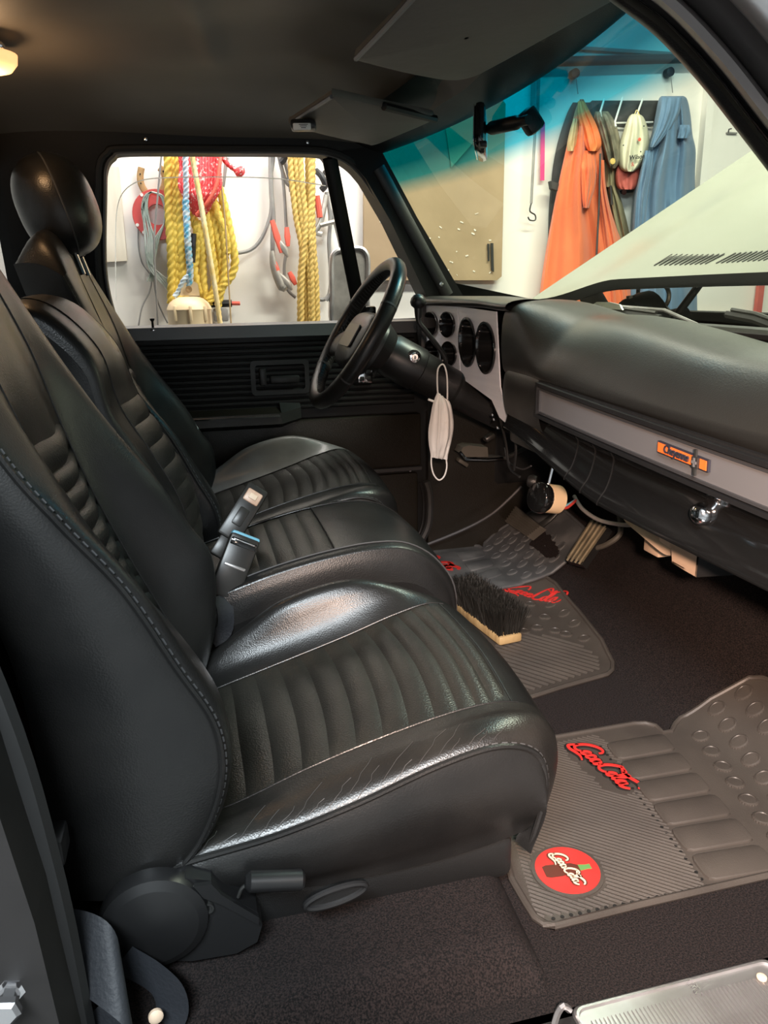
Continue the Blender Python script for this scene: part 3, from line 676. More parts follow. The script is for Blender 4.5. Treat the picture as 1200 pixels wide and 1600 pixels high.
CB = [
 (1.315, [(-0.045, .28), (-0.040, .36), (-0.055, .45), (-0.095, .535), (-0.140, .62), (-0.160, .705), (-0.210, .765), (-0.250, .785), (-0.295, .77)]),
 (1.325, [(-0.030, .28), (-0.025, .365), (-0.039, .458), (-0.079, .546), (-0.125, .632), (-0.145, .720), (-0.197, .785), (-0.245, .806), (-0.295, .79)]),
 (1.375, [(-0.025, .28), (-0.020, .368), (-0.033, .462), (-0.073, .552), (-0.119, .64), (-0.139, .730), (-0.193, .797), (-0.245, .818), (-0.295, .80)]),
 (1.48, [(-0.005, .28), (0.000, .370), (-0.011, .465), (-0.050, .556), (-0.095, .645), (-0.123, .736), (-0.178, .805), (-0.233, .826), (-0.283, .81)]),
 (1.585, [(-0.005, .28), (0.000, .368), (-0.013, .462), (-0.053, .552), (-0.099, .64), (-0.127, .730), (-0.181, .797), (-0.233, .818), (-0.283, .80)]),
 (1.635, [(-0.010, .28), (-0.005, .365), (-0.019, .458), (-0.059, .546), (-0.105, .632), (-0.133, .720), (-0.185, .785), (-0.233, .806), (-0.283, .79)]),
 (1.645, [(-0.025, .28), (-0.020, .36), (-0.035, .45), (-0.075, .535), (-0.120, .62), (-0.148, .705), (-0.198, .765), (-0.238, .785), (-0.283, .77)])]
cbf = loft(CB, 0, 0); wa, wb = vy(CB, 1.385), vy(CB, 1.575)
bk = MB().grid(lambda a, b: cbf(a, lerp(0, wa, b)), 50, 12).build('backrest', 'leather', t)
MB().grid(lambda a, b: cbf(a, lerp(wb, 1, b)), 50, 12).build('edge_panel', 'leather', bk)
MB().grid(lambda a, b: cbf(lerp(.50, 1, a), lerp(wa, wb, b)), 30, 12).build('shoulder_panel', 'leather', bk)
pleats(cbf, [i*.5/9 for i in range(10)], wa, wb, bk, 'pleat', 'pleat', .004, -1)
for ww in (wa, wb): seam(cbf, [(i/40, ww) for i in range(41)], bk, lift=.0003, sgn=-1)
for vv in (0, 1):
    def sd(a, b):
        e = cbf(a, vv); return e.lerp(Vector((-.28+.12*(1-a)-.03, e.y, e.z-.06*a)), b)
    MB().grid(sd, 30, 6).build('side_panel', 'leather', bk)
MB().grid(lambda a, b: Vector((-.15-.12*a, lerp(1.315, 1.645, b), lerp(.26, .72, a))), 10, 4).build('rear_panel', 'leather', bk)

# ------------------------------------------------------------------ belt buckles and belt
def buckle(name, label, top, bot, w, d, btn, mat_btn, face):
    t = thing(name, label, 'seat belt buckle', bot)
    ax = (top-bot).normalized(); sd = ax.cross(face).normalized(); fc = sd.cross(ax).normalized(); L = (top-bot).length
    R = Matrix((sd, fc, ax)).transposed()
    b = MB().box(bot+ax*L*.62, (w, d, L*.76), R, bev=.006).build('housing', 'buckle', t)
    MB().box(bot+ax*L*.16, (w*.62, d*.6, L*.34), R, bev=.004).build('stalk', 'buckle', t)
    return t, b, ax, sd, fc, R, L
T1, B1 = at(404, 762, Y=1.50), at(338, 868, Y=1.44)
t, b, ax, sd, fc, R, L = buckle('belt_buckle', 'seat belt buckle with lit square red release button, farther of the pair', T1, B1, .046, .026, 0, 0, Vector((.25, -.75, .6)))
fs = 1 if fc.dot(CAM-T1) > 0 else -1
bt = MB().box(B1+ax*L*.84+fc*fs*.013, (.032, .005, .026), R, bev=.003).build('release_button', 'buckle_button', t)
MB().box(B1+ax*L*.84+fc*fs*.0165, (.016, .003, .011), R, bev=.001).build('button_print', 'logo_cream', bt)
MB().box(B1+ax*L*.55+fc*fs*.011, (.022, .008, .04), R, bev=.004).build('housing_ridge', 'buckle', b)
T2, B2 = at(384, 838, Y=1.36), at(335, 965, Y=1.31)
t, b, ax, sd, fc, R, L = buckle('belt_buckle', 'seat belt buckle with pale blue top edge, nearer of the pair', T2, B2, .055, .026, 0, 0, Vector((.25, -.75, .6)))
fs = 1 if fc.dot(CAM-T2) > 0 else -1
MB().box(B2+ax*L*.985, (.053, .020, .012), R, bev=.004).build('button_edge', 'buckle_blue', t)
MB().box(B2+ax*L*.90+fc*fs*.012, (.048, .005, .014), R, bev=.002).build('latch_slot', 'plastic_gloss', t)
MB().box(B2+ax*L*.925+fc*fs*.014, (.040, .003, .003), R, bev=.001).build('latch_lip', 'chrome', t)
MB().box(B2+ax*L*.62+fc*fs*.013, (.040, .004, .006), R, bev=.002).build('housing_ridge', 'aluminium', b)
bw = catmull([at(x, y, Y=Y) for x, y, Y in ((345, 930, 1.315), (352, 955, 1.30), (350, 985, 1.295), (330, 1000, 1.295))], 14)
tag(MB().ribbon(bw, .03, (.3, -.8, .5), .002).build('belt_webbing', 'belt_web'), 'short grey belt webbing tail below the nearer buckle', 'belt')
# belt retractor and webbing at the near rear pillar
t = thing('seat_belt', 'black lap belt slack beside the rear pillar at lower left', 'seat belt', at(200, 1560, Y=.70))
m = MB(); bl = catmull([at(x, y, Y=Y) for x, y, Y in ((70, 1470, .72), (130, 1490, .70), (180, 1520, .68), (200, 1560, .675), (185, 1610, .68), (130, 1640, .69))], 24)
m.grid(lambda u, v: bl[int(round(u*23))]+Vector((.012*(v-.5), -.06*(v-.5)*math.sin(2.5*u+.6), -.055*(v-.5)*(1+.4*math.sin(3*u)))), 24, 8); m.build('webbing', 'belt_web', t)
bl2 = catmull([at(x, y, Y=Y) for x, y, Y in ((190, 1500, .75), (230, 1520, .73), (262, 1548, .715), (268, 1585, .71), (245, 1625, .71))], 20)
MB().grid(lambda u, v: bl2[int(round(u*19))]+Vector((.03*(v-.5)*(1-u)+.04*(v-.5)*u, -.02*(v-.5), .05*(v-.5)*(1-u))), 20, 7).build('belt_end', 'belt_web', t)
MB().lathe([(.008, 0), (.008, .004), (.005, .006), (0, .006)], at(243, 1586, Y=.70), (.2, -1, .2), 14).build('anchor_bolt', 'logo_cream', t)
bx = at(80, 1320, Y=.74); MB().box(bx, (.03, .04, .03), bev=.004).build('guide', 'plastic_grey', t)
for i in range(4): MB().tube([at(70+i*2, 1402+i*8, Y=.73), at(105+i*2, 1415+i*8, Y=.74)], .0022, 6).build('boot_ring', 'plastic_grey', t)

# ------------------------------------------------------------------ dashboard
dash = thing('dashboard', 'black padded dashboard with silver gauge bezel and long grey trim strip', 'dashboard', (.8, 1.48, .45))
def plate(name, mat_, outline, holes, nrm, th, parent):
    "flat plate with holes, given as 3D outlines in a plane X=const; thickness along nrm"
    cu = bpy.data.curves.new('p', 'CURVE'); cu.dimensions = '2D'; cu.fill_mode = 'BOTH'; cu.extrude = .5
    for pl in [outline]+holes:
        s = cu.splines.new('POLY'); s.points.add(len(pl)-1); s.use_cyclic_u = True
        for i, p in enumerate(pl): s.points[i].co = (p.y, p.z, 0, 1)
    o = bpy.data.objects.new('p', cu); me = bpy.data.meshes.new_from_object(o); x0 = outline[0].x; m = MB()
    m.add([(x0-th*(v.co.z+.5), v.co.x, v.co.y) for v in me.vertices], [tuple(p.vertices) for p in me.polygons])
    bpy.data.objects.remove(o); bpy.data.curves.remove(cu); bpy.data.meshes.remove(me)
    return m.build(name, mat_, parent, sm=False)
PADP = [(0, .742), (-.05, .762), (-.12, .772), (-.19, .760), (-.235, .722), (-.262, .680), (-.268, .655), (-.262, .648), (-.25, .645)]
PADL = [(0, .745), (-.05, .778), (-.12, .796), (-.20, .798), (-.248, .790), (-.266, .765), (-.270, .705), (-.264, .655), (-.25, .645)]
def padx(y): return wsx(y, .745)-.015
def xface(y): return .652+.01*((y-1.1)/.5)**2
def pad(u, v):
    y = lerp(.66, 1.575, u); s_ = smooth(1.36, 1.55, y); pr = catmull([(lerp(p[0], q[0], s_), lerp(p[1], q[1], s_), 0) for p, q in zip(PADP, PADL)], 25)[int(round(v*24))]
    k = (padx(y)-xface(y))/.268; x = padx(y)+pr.x*k; e = max(0, (y-1.50)/.075)
    return (x, y, pr.y-.038*smooth(1.3, .80, y)*max(0, math.sin(PI*min(1, .25+v*1.05)))**.7-.027*max(0, 1.372-y)/.62*v**3)
m = MB().grid(pad, 70, 25)
m.grid(lambda u, v: (lerp(padx(1.575), .70, u), 1.565, lerp(pad(1, 0)[2], .56, v)), 6, 4)
dp_ = m.build('dash_pad', 'dash_pad', dash)
# brow over the gauges
BR = [(-.02, .745), (-.10, .785), (-.16, .802), (-.22, .806), (-.255, .802), (-.268, .793), (-.262, .784), (-.235, .780), (-.15, .778)]
def brow(u, v):
    y = lerp(1.545, 2.25, u); pr = catmull([(a, b, 0) for a, b in BR], 21)[int(round(v*20))]; k = (wsx(min(y, 2.2), .745)-.66)/.262
    return (wsx(min(y, 2.2), .745)+pr.x*k, y, pr.y-.006*smooth(1.75, 1.56, y))
MB().grid(brow, 40, 21).build('brow', 'dash_pad', dp_)
# trim frame and panel on the passenger side (front face at X about .65)
ty0, ty1, tz0, tz1 = .66, 1.372, .582, .648
def cpan(u, v):
    y = lerp(1.366, 1.572, u); p = catmull([(.010, .656, 0), (.002, .64, 0), (.0, .60, 0), (.006, .565, 0), (.016, .54, 0), (.02, .50, 0)], 12)[int(round(v*11))]
    return (xface(y)-.004+p.x+.02*max(0, u-.8)**2*25*.4, y, p.y)
MB().grid(cpan, 16, 12).build('center_panel', 'dash_pad', dash)
def tpt(y, z, d=0): return Vector((xface(y)-d, y, z-.027*(1.372-y)/.62))
def bar(name, mat_, ya, yb, za, zb, d0, d1, parent):
    k = 30; m = MB()
    rows = [[tpt(lerp(ya, yb, i/k), z, d) for i in range(k+1)] for z, d in ((za, d0), (za, d1), (zb, d1), (zb, d0))]
    m.grid(lambda u, v: rows[int(round(v*4)) % 4][int(round(u*k))], k+1, 5)
    m.add([rows[j][0] for j in range(4)], [(0, 1, 2, 3)]); m.add([rows[j][k] for j in range(4)], [(3, 2, 1, 0)])
    return m.build(name, mat_, parent, sharp=30)
tr = bar('trim_panel', 'trim_silver', ty0, ty1-.012, tz0+.010, tz1-.012, -.02, .002, dash)
for za, zb, d in ((tz1-.007, tz1, .009), (tz1-.013, tz1-.009, .006), (tz0, tz0+.006, .010), (tz0+.008, tz0+.012, .006)):
    bar('trim_bead', 'trim_edge' if d < .009 else 'plastic_grey', ty0, ty1, za, zb, -.02, d, tr)
bar('trim_end', 'plastic_grey', ty1-.008, ty1, tz0, tz1, -.02, .009, tr)
bar('trim_end', 'trim_edge', ty1-.016, ty1-.011, tz0+.012, tz1-.013, -.02, .006, tr)
bar('trim_backing', 'plastic', ty0, ty1+.004, tz0-.004, tz1+.003, -.03, .0, tr)
# badge
def bpt(x, y, d): 
    X0 = .655
    for _ in range(4): q = at(x, y, X=X0); X0 = xface(q.y)-d
    return at(x, y, X=X0)
qa, qb, qc, qd = bpt(1032, 688, .004), bpt(1111, 719, .004), bpt(1110, 738, .004), bpt(1031, 706, .004)
bd = MB().prism([qa, qb, qc, qd], (-.004, 0, 0)).build('badge', 'ink', tr, sm=False)
def bl(s, t): return qa.lerp(qb, s).lerp(qd.lerp(qc, s), t)+Vector((-.0045, 0, 0))
MB().prism([bl(.02, .1), bl(.74, .1), bl(.74, .9), bl(.02, .9)], (-.001, 0, 0)).build('badge_inlay', 'emblem_orange', bd, sm=False)
MB().prism([bl(.86, .1), bl(.98, .1), bl(.98, .9), bl(.86, .9)], (-.001, 0, 0)).build('badge_inlay', 'emblem_orange', bd, sm=False)
u_ = (qb-qa).normalized(); v_ = (qa-qd).normalized()
text_mb('Cheyenne', bl(.15, .72)+Vector((-.001, 0, 0)), u_, v_, .0165, .002, shear=.25, spacing=.82, bold=.012).build('badge_lettering', 'ink', bd, sm=False)
cx = bl(.80, .5)+Vector((-.001, 0, 0)); m = MB()
m.prism([cx+u_*a*.006+v_*b*.0175 for a, b in ((-.35, 1), (.35, 1), (.35, .45), (1, .4), (1, -.4), (.35, -.45), (.35, -1), (-.35, -1), (-.35, -.45), (-1, -.4), (-1, .4), (-.35, .45))], (-.003, 0, 0)); em = m.build('badge_emblem', 'dark_metal', bd, sm=False)
MB().prism([cx+Vector((-.0032, 0, 0))+u_*a*.005+v_*b*.006 for a, b in ((-1, .3), (-.3, .3), (-.3, 1), (.3, 1), (.3, .3), (1, .3), (1, -.3), (.3, -.3), (.3, -1), (-.3, -1), (-.3, -.3), (-1, -.3))], (-.0012, 0, 0)).build('bow_tie', 'trim_silver', em, sm=False)
# lower dash: glossy black panels
LOWP = [(.002, .582), (.004, .572), (.014, .558), (.016, .53), (.012, .50), (.004, .478), (.008, .464), (.05, .458)]
def low(u, v):
    y = lerp(.66, 1.54, u); pr = catmull([(a, b, 0) for a, b in LOWP], 18)[int(round(v*17))]; e = smooth(1.10, 1.56, y)
    z = pr.y-.027*(1.372-y)/.62*(1-v)+.078*e*v
    return (xface(y)+pr.x-.012*e*math.sin(PI*v), y, z)
lp = MB().grid(low, 60, 18).build('lower_panel', 'plastic_gloss', dash)
for yy in (1.21, 1.15, 1.09): MB().tube([Vector(low((yy-.66)/.88+.06*(k/17), k/17))+Vector((-.0006, 0, 0)) for k in range(2, 17)], .0012, 5).build('panel_seam', 'black_hole', lp)
kn = bpt(1097, 803, -.012); ax = Vector((-1, -.35, -.25)).normalized()
MB().lathe([(.016, -.004), (.016, .003), (.0135, .009), (.008, .013), (0, .0145)], kn, ax, 20).build('glove_box_latch', 'chrome', lp)
MB().prism([Vector(pad(0, i/12)) for i in range(13)]+[Vector(low(0, i/10)) for i in range(11)]+[Vector((.86, .66, .46)), Vector((.90, .66, .70))], (0, -.012, 0)).build('end_cap', 'plastic', dash, sm=False)
# left lower shroud of the dash
def shroud(u, v):
    y = lerp(1.535, 2.22, u); return (lerp(.70, .76, v)+.02*math.sin(PI*v), y, lerp(.62, .47, v)+.02*u)
MB().grid(shroud, 12, 8).build('driver_shroud', 'plastic', dash)
# gauge bezel
BX = .685
def bz(x, y): return at(x, y, X=BX)
def ell(cx_, cy_, rx, ry, n=32, sk=.12): return [bz(cx_+rx*math.cos(a)+sk*ry*math.sin(a)*.3, cy_+ry*math.sin(a)) for a in [2*PI*i/n for i in range(n)]]
sm_ = [(675.7, 505.5, 10.2, 18.2), (701.7, 507, 11.2, 19.2), (677, 550, 10.2, 18.2), (704, 553, 11.2, 18.8)]
bg = [(733.3, 534.5, 12.2, 37), (762, 543.5, 14.2, 39)]
pa = plate('gauge_bezel', 'bezel', [bz(*p) for p in ((661, 476), (716.5, 479), (721, 592), (662, 578))], [ell(*c) for c in sm_], None, .003, dash)
pb = plate('gauge_bezel', 'bezel', [bz(*p) for p in ((718, 479), (777, 487), (783, 604), (800, 668), (782, 652), (770, 625), (722, 590))], [ell(*c) for c in bg], None, .003, dash)
def pod(c, par, big):
    rim = ell(*c); k = len(rim); ctr = sum(rim, Vector())/k; m = MB()
    rows = []
    for s, dx in ((1.06, -.004), (1.06, -.008), (.97, -.008), (.93, .0), (.84, .045), (.80, .05)):
        rows.append([ctr+(p-ctr)*s+Vector((dx, 0, 0)) for p in rim])
    m.grid(lambda u, v: rows[int(round(u*5))][int(round(v*k)) % k], 6, k, closev=True); po = m.build('gauge_pod', 'plastic_gloss', par)
    MB().prism([ctr+(p-ctr)*.81+Vector((.049, 0, 0)) for p in rim], (.004, 0, 0)).build('gauge_face', 'gauge_face', po)
for c in sm_: pod(c, pa, 0)
for c in bg: pod(c, pb, 1)
MB().box((BX+.075, 1.90, .66), (.02, .72, .26)).build('cluster_housing', 'black_hole', dash, sm=False)
MB().box((BX+.03, 2.215, .66), (.10, .05, .27), bev=.01).build('cluster_end', 'plastic', dash)
# loose bracket and wires between the cluster and the lower dash
m = MB()
for pts in (((785, 500), (792, 560), (796, 620), (806, 660)), ((778, 640), (790, 690), (796, 730), (812, 745)), ((800, 660), (806, 700), (803, 735))):
    m = MB().tube(catmull([at(x, y, X=.70) for x, y in pts], 16), .003, 6); m.build('loose_wire', 'black_hole', dash)
for px in ((772, 655), (778, 668), (770, 648), (781, 646)): MB().box(at(*px, X=.69), (.006, .01, .006), bev=.001).build('bracket_screw', 'chrome', dash)

# ------------------------------------------------------------------ steering column and wheel
YW = 1.9
hub = at(553, 524, Y=YW); ce = at(760, 636, Y=YW)
ax = Vector((.86, 0, -.50)).normalized(); cax = (ce-hub).normalized()
colm = thing('steering_column', 'grey steering column with ignition lock and bent shift lever', 'steering column', ce)
p0 = hub+cax*.05
MB().lathe([(.040, -.015), (.046, 0), (.052, .05), (.055, .055), (.055, .135), (.052, .138)], p0, cax, 32).build('column_head', 'plastic_grey', colm)
MB().lathe([(.051, .137), (.051, .145), (.049, .24), (.054, .245), (.054, .262), (.045, .265), (.04, .40)], p0, cax, 32).build('column_tube', 'plastic', colm)
lk = at(647, 558, Y=YW-.05)
MB().lathe([(.018, .02), (.018, -.001), (.0135, -.003), (.0135, -.006), (.012, -.006)], lk, (0, 1, 0), 24).build('lock_collar', 'plastic_grey', colm)
ig = MB().lathe([(.0125, .0), (.0125, -.008), (.009, -.009), (.008, -.0075), (0, -.0075)], lk, (0, 1, 0), 24).build('ignition_lock', 'chrome', colm)
MB().box(lk+Vector((.0005, -.0085, 0)), (.0022, .002, .008)).build('keyhole', 'ink', ig, sm=False)
sl = [at(x, y, Y=YW-d) for x, y, d in ((690, 578, .055), (696, 566, .075), (694, 556, .08), (684, 541, .085), (664, 516, .09), (655, 504, .09), (653, 494, .09), (653, 484, .09))]
lv = MB().tube(catmull(sl, 40), .0062, 10).build('shift_lever', 'plastic', colm)
MB().lathe([(0, .019), (.010, .017), (.017, .009), (.0195, 0), (.017, -.008), (.010, -.014), (.0085, -.03), (.0075, -.036), (0, -.036)], at(653.5, 472, Y=YW-.09), (0, 0, 1), 24).build('shift_knob', 'plastic_grey', lv)
MB().tube(catmull([at(x, y, Y=YW+.07) for x, y in ((600, 560), (590, 575), (583, 590))], 8), .004, 6).build('turn_signal', 'plastic', colm)
wh = thing('steering_wheel', 'black leather wrapped steering wheel with two broad spokes', 'steering wheel', hub)
e1 = Vector((0, 1, 0)); e2 = at(621, 404, Y=YW)-at(492, 636, Y=YW); Rw = e2.length/2; e2.normalize(); ctr = (at(621, 404, Y=YW)+at(492, 636, Y=YW))/2
wn = e1.cross(e2).normalized(); wn = wn if wn.x < 0 else -wn   # toward the driver
Rr = Rw-.019
ring = [ctr+(e1*math.cos(a)+e2*math.sin(a))*Rr for a in [2*PI*i/96 for i in range(96)]]
MB().tube(ring, .0195, 14, closed=True).build('rim', 'leather', wh)
for a in (.42, PI-.42, PI+.6, 2*PI-.6):
    c_ = ctr+(e1*math.cos(a)+e2*math.sin(a))*Rr; tg = (-e1*math.sin(a)+e2*math.cos(a))
    MB().tube([c_+(e1*math.cos(a+.012*q)+e2*math.sin(a+.012*q)-e1*math.cos(a)-e2*math.sin(a))*Rr for q in (-1, 0, 1)], .0203, 14, cap=False).build('rim_joint', 'stitch', wh)
# lacing along the inner side of the rim
m = MB()
for i in range(110):
    a = 2*PI*i/110; o = ctr+(e1*math.cos(a)+e2*math.sin(a))*Rr; rad = (e1*math.cos(a)+e2*math.sin(a)); tg = (-e1*math.sin(a)+e2*math.cos(a))
    m.tube([o+(-rad*math.cos(b)+wn*math.sin(b))*.0198+tg*.002*k for k, b in ((-1, -.5), (0, 0), (1, .5))], .0012, 4)
m.build('lacing', 'stitch', wh, kind='stuff')
for s in (-1, 1):
    ha = math.radians(-14)
    def spoke(u, v):
        r = lerp(.03, Rr, u); wd = lerp(.052, .03, u)+.02*max(0, u-.8); d = e1*s*math.cos(ha)+e2*math.sin(ha); sd = wn.cross(d)
        th = 2*PI*v; return ctr+d*r+sd*wd*math.cos(th)+wn*(.010*math.sin(th)-.035*(1-u)**2+.0)
    MB().grid(spoke, 14, 16, closev=True).build('spoke', 'plastic_grey', wh)
# horn pad bridging the spokes, and the hub below it
hp = MB()
ol = [ctr+e1*x+e2*y for x, y in ((-.125, .002), (-.10, .045), (-.05, .062), (.05, .062), (.10, .045), (.125, .002), (.11, -.055), (.06, -.085), (-.06, -.085), (-.11, -.055))]
ol = catmull(ol, 40, True); c_ = sum(ol, Vector())/40
rows = [[c_+(p-c_)*s+wn*h for p in ol] for s, h in ((1, -.045), (1.0, -.012), (.96, -.002), (.85, .006), (.4, .010), (.02, .011))]
hp.grid(lambda u, v: rows[int(round(u*5))][int(round(v*40)) % 40], 6, 40, closev=True); hp_ = hp.build('horn_pad', 'plastic_grey', wh)
MB().prism(rrect(ctr+wn*.011-e2*.01, e1, e2, .12, .06, .01), wn*.003).build('horn_button', 'trim_silver', hp_)
MB().lathe([(.075, .035), (.07, .05), (.055, .085), (.045, .10)], ctr, -wn, 28).build('hub', 'plastic', wh)

# ------------------------------------------------------------------ face mask on the shift lever
YM = YW-.10
fm = thing('face_mask', 'white disposable face mask hanging by its ear loop from the shift lever', 'face mask', at(688, 665, Y=YM))
L_ = [(683, 612), (676, 632), (671, 660), (669, 682), (671, 700), (673, 714)]; R_ = [(694, 622), (702, 628), (707, 650), (707, 676), (701, 702), (698, 718)]
Lc = catmull([at(x, y, Y=YM) for x, y in L_], 24); Rc = catmull([at(x, y, Y=YM) for x, y in R_], 24)
def mk(u, v):
    a, b = Lc[int(round(u*23))], Rc[int(round(u*23))]; p = a.lerp(b, v); q = .03*math.sin(PI*u)*(1-abs(2*v-1)**1.4)+.005
    p.y -= q+.0025*math.sin(7*PI*v)+.001*math.sin(23*u+9*v); return p
mm = MB().grid(mk, 24, 22); mm.grid(lambda u, v: Vector(mk(u, v))+Vector((0, .004+.02*math.sin(PI*u)*math.sin(PI*v), 0)), 24, 22)
bdy = mm.build('mask_body', 'mask_cloth', fm)
for v in (.28, .62): MB().tube([Vector(mk(i/23, v))+Vector((0, -.0008, 0)) for i in range(24)], .0012, 5).build('pleat_fold', 'mask_cloth', bdy)
MB().tube(catmull([at(x, y, Y=YM) for x, y in ((684, 616), (683, 595), (684, 578), (689, 570), (694, 571), (698, 585), (699, 605), (699, 624))], 30), .002, 6).build('ear_loop', 'mask_cloth', fm)
MB().tube(catmull([at(x, y, Y=YM) for x, y in ((674, 712), (674, 727), (678, 742), (686, 750), (694, 744), (698, 730), (697, 716))], 30), .002, 6).build('ear_loop', 'mask_cloth', fm)
MB().tube([at(x, y, Y=YM) for x, y in ((669, 624), (680, 628))], .003, 6).build('nose_wire_end', 'mask_cloth', fm)

# ------------------------------------------------------------------ things under the dash
g0 = at(850, 778, Y=1.56); t = thing('round_gauge', 'small round accessory gauge with cream housing hanging under the dash', 'gauge', g0)
ga = Vector((-.92, -.22, .22)).normalized()
MB().lathe([(.032, 0), (.036, .004), (.037, .012), (.034, .022), (.031, .024), (0, .025)], g0, ga, 28).build('gauge_rim', 'plastic_gloss', t)
MB().lathe([(.033, 0), (.033, -.003)], g0, ga, 28).build('chrome_ring', 'chrome', t)
MB().lathe([(.0335, -.002), (.0335, -.04), (.028, -.044), (0, -.044)], g0, ga, 24).build('housing', 'gauge_cream', t)
MB().lathe([(.022, -.038), (.022, -.048), (0, -.048)], g0, ga, 16).build('rear_cap', 'plastic', t)
MB().tube([g0+Vector((.01, 0, .03)), g0+Vector((.02, 0, .075))], .004, 6).build('bracket', 'chrome', t)
for k, mt in ((0, 'red_plastic'), (1, 'buckle_blue')):
    MB().tube(catmull([g0-ga*.046+Vector((0, -.01+.012*k, -.008)), g0-ga*.06+Vector((.0, -.015+.012*k, -.015)), g0-ga*.075+Vector((.02, .0, .0))], 8), .0035, 6).build('wire_terminal', mt, t)
MB().lathe([(.014, 0), (.016, .01), (.012, .02), (.006, .022)], at(838, 753, Y=1.60), (-.8, .5, .1), 16).build('pull_knob', 'plastic', t)
def cable(label, pts, r, mt, X): return tag(MB().tube(catmull([at(x, y, X=X) for x, y in pts], 30), r, 8).build('cable', mt), label, 'cable')
cable('grey cable looping below the dash beside the gas pedal', ((897, 775), (910, 795), (935, 812), (965, 819), (988, 820), (1000, 815)), .0045, 'wire_grey', .86)
cable('thin dark wire dangling under the column bracket', ((788, 700), (795, 722), (815, 733), (830, 728)), .002, 'wire_dark', .78)
st = catmull([at(x, y, X=.80) for x, y in ((975, 797), (982, 812), (1005, 832), (1035, 857), (1048, 862), (1055, 850), (1058, 845))], 24)
tag(MB().ribbon(st, .014, (-.6, -.6, .5), .003).build('strap', 'cardboard'), 'cream strap hanging below the dash edge', 'strap')
t = thing('cardboard_box', 'small torn cardboard box tucked under the dash', 'box', at(1075, 880, X=.82))
c_ = [at(x, y, X=.78) for x, y in ((1048, 836), (1092, 864), (1088, 902), (1050, 880))]
MB().prism(c_, (.004, 0, 0)).build('front_wall', 'cardboard', t, sm=False)
e = c_[1]; MB().prism([c_[1], c_[2], c_[2]+Vector((.07, -.01, 0)), c_[1]+Vector((.07, -.01, 0))], (0, .004, 0)).build('side_wall', 'plastic_grey', t, sm=False)
MB().prism([c_[2], c_[3], c_[3]+Vector((.07, -.01, 0)), c_[2]+Vector((.07, -.01, 0))], (0, 0, .004)).build('bottom_wall', 'cardboard', t, sm=False)
MB().box(at(1032, 845, X=.86), (.04, .05, .05), bev=.003).build('inner_block', 'cardboard', t)
# parking brake
pb_ = at(745, 706, Y=2.1); t = thing('parking_brake_pedal', 'chrome edged parking brake pedal under the steering column', 'pedal', pb_)
MB().prism([at(x, y, Y=2.06) for x, y in ((719, 708), (723, 699), (732, 696), (762, 699), (763, 714), (728, 714))], (0, .05, 0)).build('pedal_pad', 'pedal_rubber', t, sharp=30)
MB().tube([at(x, y, Y=2.055) for x, y in ((719, 706), (728, 717), (762, 718), (786, 716))], .004, 6).build('pedal_trim', 'chrome', t)
MB().tube([at(x, y, Y=2.09) for x, y in ((745, 712), (790, 716), (840, 690))], .007, 8).build('pedal_arm', 'dark_metal', t)
MB().box(at(722, 722, Y=2.13), (.035, .03, .012), Matrix.Rotation(.6, 3, 'Y'), bev=.003).build('release_handle', 'pedal_rubber', t)
MB().box(at(764, 683, Y=1.95), (.03, .03, .014), Matrix.Rotation(-.5, 3, 'Y'), bev=.005).build('brake_release', 'buckle', t)
# brake pedal
t = thing('brake_pedal', 'worn rubber brake pedal on a steel arm', 'pedal', at(820, 815, X=.98))
q = [at(x, y, X=X) for x, y, X in ((806, 791, .985), (845, 822, .985), (824, 839, .955), (789, 815, .955))]
MB().prism(q, (.018, -.004, -.012)).build('pedal_pad', 'pedal_rubber', t, sharp=20)
for i in range(7):
    s = (i+.5)/7; MB().tube([q[0].lerp(q[3], s)+Vector((-.001, 0, .001)), q[1].lerp(q[2], s)+Vector((-.001, 0, .001))], .0022, 5).build('pad_rib', 'pedal_rubber', t)
MB().tube(catmull([at(x, y, X=X) for x, y, X in ((832, 826, 1.0), (850, 818, 1.02), (872, 797, 1.06), (885, 770, 1.1))], 14), .011, 8, squash=(.5, 1, 1)).build('pedal_arm', 'dark_metal', t)
# gas pedal
t = thing('gas_pedal', 'long ribbed gas pedal with a bent steel rod', 'pedal', at(910, 850, X=.97))
q = [at(x, y, X=X) for x, y, X in ((926, 811, 1.0), (950, 824, 1.0), (909, 883, .93), (884, 876, .93))]
MB().prism(q, (.014, 0, -.012)).build('pedal_pad', 'plastic', t, sharp=20)
for i in range(4):
    s = (i+.5)/4; MB().tube([q[0].lerp(q[1], s)+Vector((-.002, 0, .002)), q[3].lerp(q[2], s)+Vector((-.002, 0, .002))], .0028, 5).build('tread_rib', 'pedal_rib', t)
m = MB()
for i in range(34):
    s = (i+2)/38; m.tube([q[0].lerp(q[3], s)+Vector((-.002, 0, .002)), q[1].lerp(q[2], s)+Vector((-.002, 0, .002))], .0012, 4)
m.build('tread_lines', 'pedal_rib', t, kind='stuff')
MB().tube(catmull([at(x, y, X=X) for x, y, X in ((925, 858, .97), (945, 852, .98), (966, 838, 1.0), (970, 822, 1.02), (966, 795, 1.05))], 20), .007, 8).build('pedal_rod', 'pedal_rubber', t)

